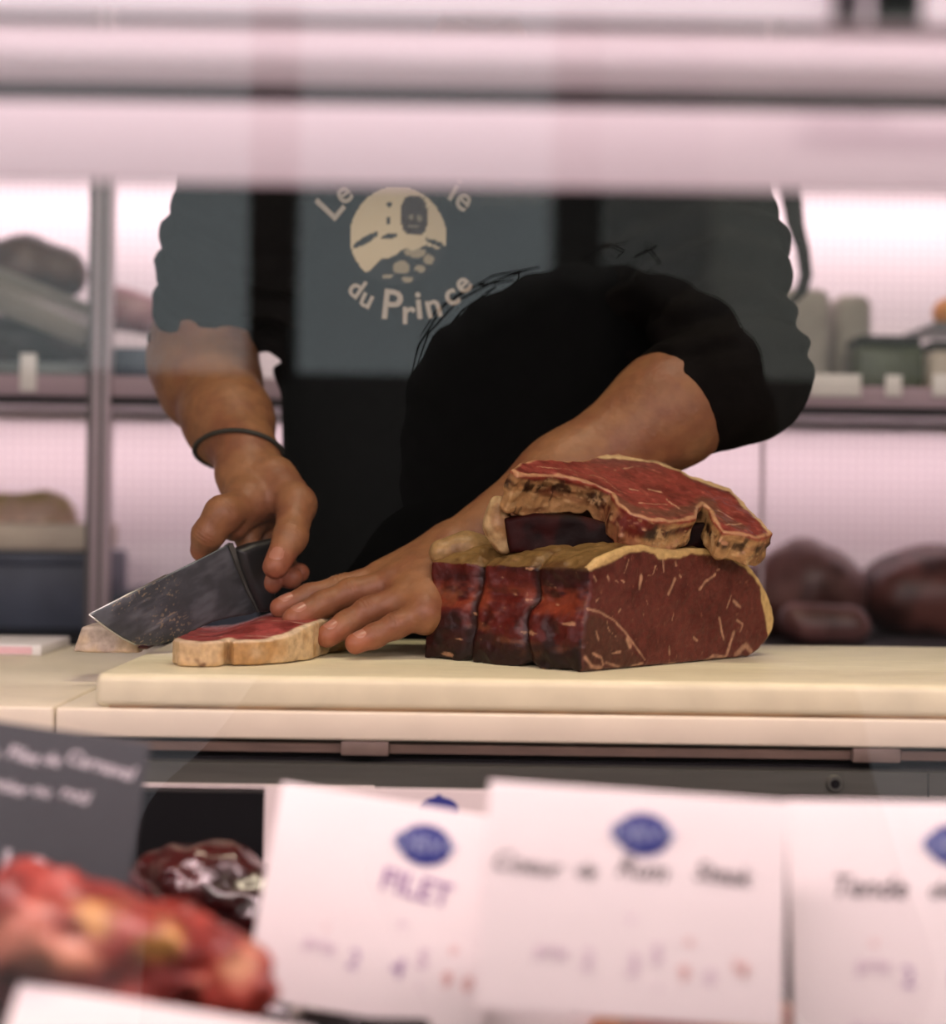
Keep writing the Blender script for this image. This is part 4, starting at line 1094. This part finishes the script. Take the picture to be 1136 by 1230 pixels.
area('cabinet_light_lower', (0, CBk-.13, zs-.016), (math.radians(28), 0, 0), 3.0, .02, 4.2, PK)
zsh = zs+.014; zfl = zat(772, CF)
def cp(u, v, Y): return P(u, v, Y)
def bgm(name, label, pts, rs, c1, c2, **k): 
    return piece(name, label, pts, rs, M['meatb'], c1, c2, k.pop('sc', 14), k.pop('disp', .01), k.pop('dsc', 16), k.pop('h', .009), **k)
bgm('cured_ham', 'dark brown cured ham on the upper shelf beside the upright', [cp(-40, 335, 2.55), cp(30, 325, 2.55), cp(72, 330, 2.55)], [.06, .055, .045], rgb(96, 58, 42), rgb(52, 28, 20))
bgm('cured_sausage', 'dark sausage heap below the tilted tray', [cp(-30, 405, 2.5), cp(40, 410, 2.5), cp(100, 415, 2.5)], [.042, .040, .03], rgb(84, 50, 44), rgb(50, 28, 24))
def tilted_tray():
    c = cp(50, 374, 2.40); t = empty('tilted_tray', c, (math.radians(20), math.radians(21), 0)); props(t, 'grey tray tilted on the upper shelf at far left', 'tray')
    box('plate', (-.14, -.03, -.006), (.09, .07, .006), M['ceramic'], t, .002)
    box('rim', (-.14, -.036, -.018), (.09, -.03, .018), M['ceramic'], t, .002)
    box('rim', (-.14, .07, -.018), (.09, .076, .018), M['ceramic'], t, .002)
tilted_tray()
bgm('pink_ham', 'pink ham piece right of the cabinet upright', [cp(140, 372, 2.6), cp(172, 378, 2.6)], [.042, .034], rgb(200, 150, 160), rgb(160, 100, 112))
props(box('dark_tub', tuple(cp(-60, 455, 2.40)*np.array([1, 1, 0])+np.array([0, 0, zsh])), (float(cp(104, 450, 2.40)[0]), 2.57, zsh+.05), M['shelfm'], None, .005), 'dark grey tub behind the left shelf rail', 'tub')
props(box('steel_box', (float(cp(134, 450, 2.40)[0]), 2.40, zsh), (float(cp(196, 450, 2.40)[0]), 2.58, zsh+.075), M['bluebox'], None, .005), 'dark blue grey box on the shelf between upright and sleeve', 'box')
def rail_tag(u0, u1, v0, v1, label):
    p, q = cp(u0, v1, CF-.006), cp(u1, v0, CF-.006)
    props(box('shelf_label', (p[0], CF-.0075, p[2]), (q[0], CF-.0045, q[2]), M['tagw'], None, .001), label, 'shelf label', 'labels along the cabinet shelf rail')
rail_tag(24, 44, 425, 470, 'tall white label on the left shelf rail')
rail_tag(972, 1034, 450, 476, 'wide pink lit label on the right shelf rail')
rail_tag(1063, 1083, 451, 476, 'small round cornered label right of the wide one')
rail_tag(1120, 1160, 450, 476, 'label at the far right end of the rail')
# lower left: stacked cream tray over a blue crate
zf = zfl
ctop = float(cp(50, 662, 2.45)[2])
def crate():
    x0, x1 = -1.1, float(cp(112, 700, 2.45)[0])
    t = empty('blue_crate', ((x0+x1)/2, 2.55, zf)); props(t, 'slate blue crate at the bottom left of the cabinet', 'crate')
    w_ = (x1-x0)/2; H = ctop-zf-.002
    box('body', (-w_, -.11, 0), (w_, .14, H), M['bluebox'], t, .006)
    box('lip', (-w_-.004, -.116, H-.02), (w_+.004, -.1105, H), M['bluebox'], t, .002)
crate()
def food_tray():
    x0, x1 = -1.05, float(cp(106, 640, 2.46)[0])
    t = empty('food_tray', ((x0+x1)/2, 2.55, ctop)); props(t, 'cream food tray resting on the blue crate', 'tray')
    w_ = (x1-x0)/2
    box('base', (-w_, -.10, 0), (w_, .12, .045), M['creamt'], t, .008)
    f = Field(); f.add([(np.array([-w_*.5, 0, .05]), np.array([w_*.55, .0, .05]), .035, .05)], .02, .02)
    V, Q = f.mesh(.008, lambda X: .008*fbm(X, 25, 3)); link('filling', np_mesh(V, Q, two(rgb(226, 190, 170), rgb(220, 190, 130), 22)(V)), M['meatb'], t)
food_tray()
props(box('blue_crate', (float(cp(136, 700, 2.5)[0]), 2.46, zf), (float(cp(330, 700, 2.5)[0]), 2.70, float(cp(160, 712, 2.46)[2])), M['bluebox'], None, .006), 'low blue crate behind the knife blade', 'crate')
# upper right bay
for lab, u0, u1, v0, Y, m, nm, cat in (('pale grey wrapped parcel against the sleeve', 930, 1000, 345, 2.55, 'pack', 'paper_parcel', 'parcel'), ('beige wrapped parcel right of the grey one', 1003, 1050, 352, 2.60, 'pack', 'paper_parcel', 'parcel')):
    p, q = cp(u0, 450, Y), cp(u1, v0, Y)
    o = box(nm, (p[0], Y, zsh), (q[0], Y+.12, q[2]), M[m], None, .022, 4); props(o, lab, cat, 'parcels on the upper shelf')
def jar(u0, u1, v0, Y, label, m):
    p, q = cp(u0, 450, Y), cp(u1, v0, Y); t = empty('storage_jar', ((p[0]+q[0])/2, Y+.06, zsh)); props(t, label, 'jar'); w_ = (q[0]-p[0])/2; H = q[2]-zsh
    box('body', (-w_, -.05, 0), (w_, .05, H*.86), M[m], t, .012, 3); box('lid', (-w_*.9, -.045, H*.86), (w_*.9, .045, H), M['black'], t, .004)
jar(1030, 1114, 402, 2.48, 'olive green jar with a black lid on the right shelf', 'olive')
jar(1120, 1160, 408, 2.46, 'cream jar at the right end of the shelf', 'creamt')
f = Field(); c = cp(1138, 376, 2.6); f.add([(c, c+np.array([.002, 0, 0]), .026, .026)]); V, Q = f.mesh(.005); props(link('orange', np_mesh(V, Q), M['orange']), 'orange round fruit at the right edge above the jars', 'fruit')
props(box('wire_shelf', (float(cp(1105, 392, 2.6)[0]), 2.52, float(cp(1138, 394, 2.6)[2])-.008), (1.55, 2.70, float(cp(1138, 394, 2.6)[2])), M['shelfm']), 'small grey shelf under the orange fruit', 'shelf')
# lower right joints
for i, (pts, rs, a, b, lab) in enumerate((
    ([(925, 718), (965, 708), (990, 712)], [.065, .082, .070], rgb(136, 92, 88), rgb(74, 40, 36), 'dark beef joint low in the cabinet beside the loin block'),
    ([(1078, 714), (1125, 712), (1190, 712)], [.074, .080, .08], rgb(132, 80, 72), rgb(66, 32, 28), 'larger dark joint at the bottom right of the cabinet'),
    ([(960, 748), (1020, 750)], [.032, .030], rgb(140, 96, 94), rgb(70, 34, 34), 'small pinkish cut lying in front of the dark joints'))):
    bgm('beef_joint', lab, [cp(u, v, (2.60, 2.66, 2.42)[i]) for u, v in pts], rs, a, b, seed=5+i, group='joints at the bottom of the cabinet', flat=zf+.001)
# strap hanging from a hook on the cabinet
def strap():
    bm = bmesh.new()
    Y = 2.25; pts = [(948, 190), (950, 235), (955, 270), (964, 300), (968, 330), (962, 352), (950, 364)]; wv = [.014, .015, .013, .010, .009, .009, .007]
    vs = []
    for (u, v), w2 in zip(pts, wv):
        p = P(u, v, Y); vs.append([bm.verts.new((p[0]-w2, Y-.002, p[2])), bm.verts.new((p[0]+w2, Y-.002, p[2])), bm.verts.new((p[0]+w2, Y+.002, p[2])), bm.verts.new((p[0]-w2, Y+.002, p[2]))])
    for A, B in zip(vs, vs[1:]):
        for k in range(4): bm.faces.new((A[k], A[(k+1) % 4], B[(k+1) % 4], B[k]))
    bm.faces.new(vs[0]); bm.faces.new(vs[-1][::-1])
    bmesh.ops.recalc_face_normals(bm, faces=bm.faces)
    props(link('hanging_strap', bm_mesh(bm), M['black'], None, False), 'black strap hanging beside the right sleeve', 'strap')
    p = P(948, 190, Y); props(tube('wall_hook', [(p[0], Y, p[2]), (p[0], CF+.005, p[2]+.03), (p[0], CF+.005, 1.865)], .004, M['steel']), 'steel hook holding the black strap', 'hook')
strap()
# small pale packet with a pink label at the far left of the worktop
def packet():
    z0 = BZ-T1+.0006; x1 = float(onz(74, 778, z0)[0])
    t = empty('white_packet', (x1-.06, 1.72, z0)); props(t, 'white packet with pink label at the back left of the worktop', 'packet')
    box('body', (-.30, -.06, 0), (.065, .06, .012), M['white'], t, .002); box('label', (-.06, -.0612, .002), (.055, -.0601, .010), mat('pink label', (.8, .5, .55), .5), t)
packet()
# dark things standing on the canopy's glass shelf, top right
def canopy_item(u0, u1, label, m):
    Y = .645; p, q = P(u0, 20, Y), P(u1, 20, Y); t = empty('pocket_tin', ((p[0]+q[0])/2, Y, zat(22, .64)+.0003)); props(t, label, 'tin', 'tins on the canopy ledge'); w_ = (q[0]-p[0])/2
    box('body', (-w_, -.0045, 0), (w_, .0045, .030), m, t, .002)
    box('lid', (-w_-.0004, -.005, .030), (w_+.0004, .005, .038), M['black'], t, .001)
canopy_item(1000, 1034, 'narrow purple grey tin at the top right', mat('purple tin', (.10, .06, .08), .4))
canopy_item(1048, 1106, 'wide black tin at the top right', M['black'])
# ------------------------------------------------------------------ render look
S.view_settings.view_transform = 'Standard'; S.view_settings.look = 'None'; S.view_settings.exposure = 0.0; S.view_settings.gamma = 1.0
S.view_settings.use_curve_mapping = False
S.cycles.use_denoising = True
S.cycles.max_bounces = 8; S.cycles.transparent_max_bounces = 12; S.cycles.sample_clamp_indirect = 6.0
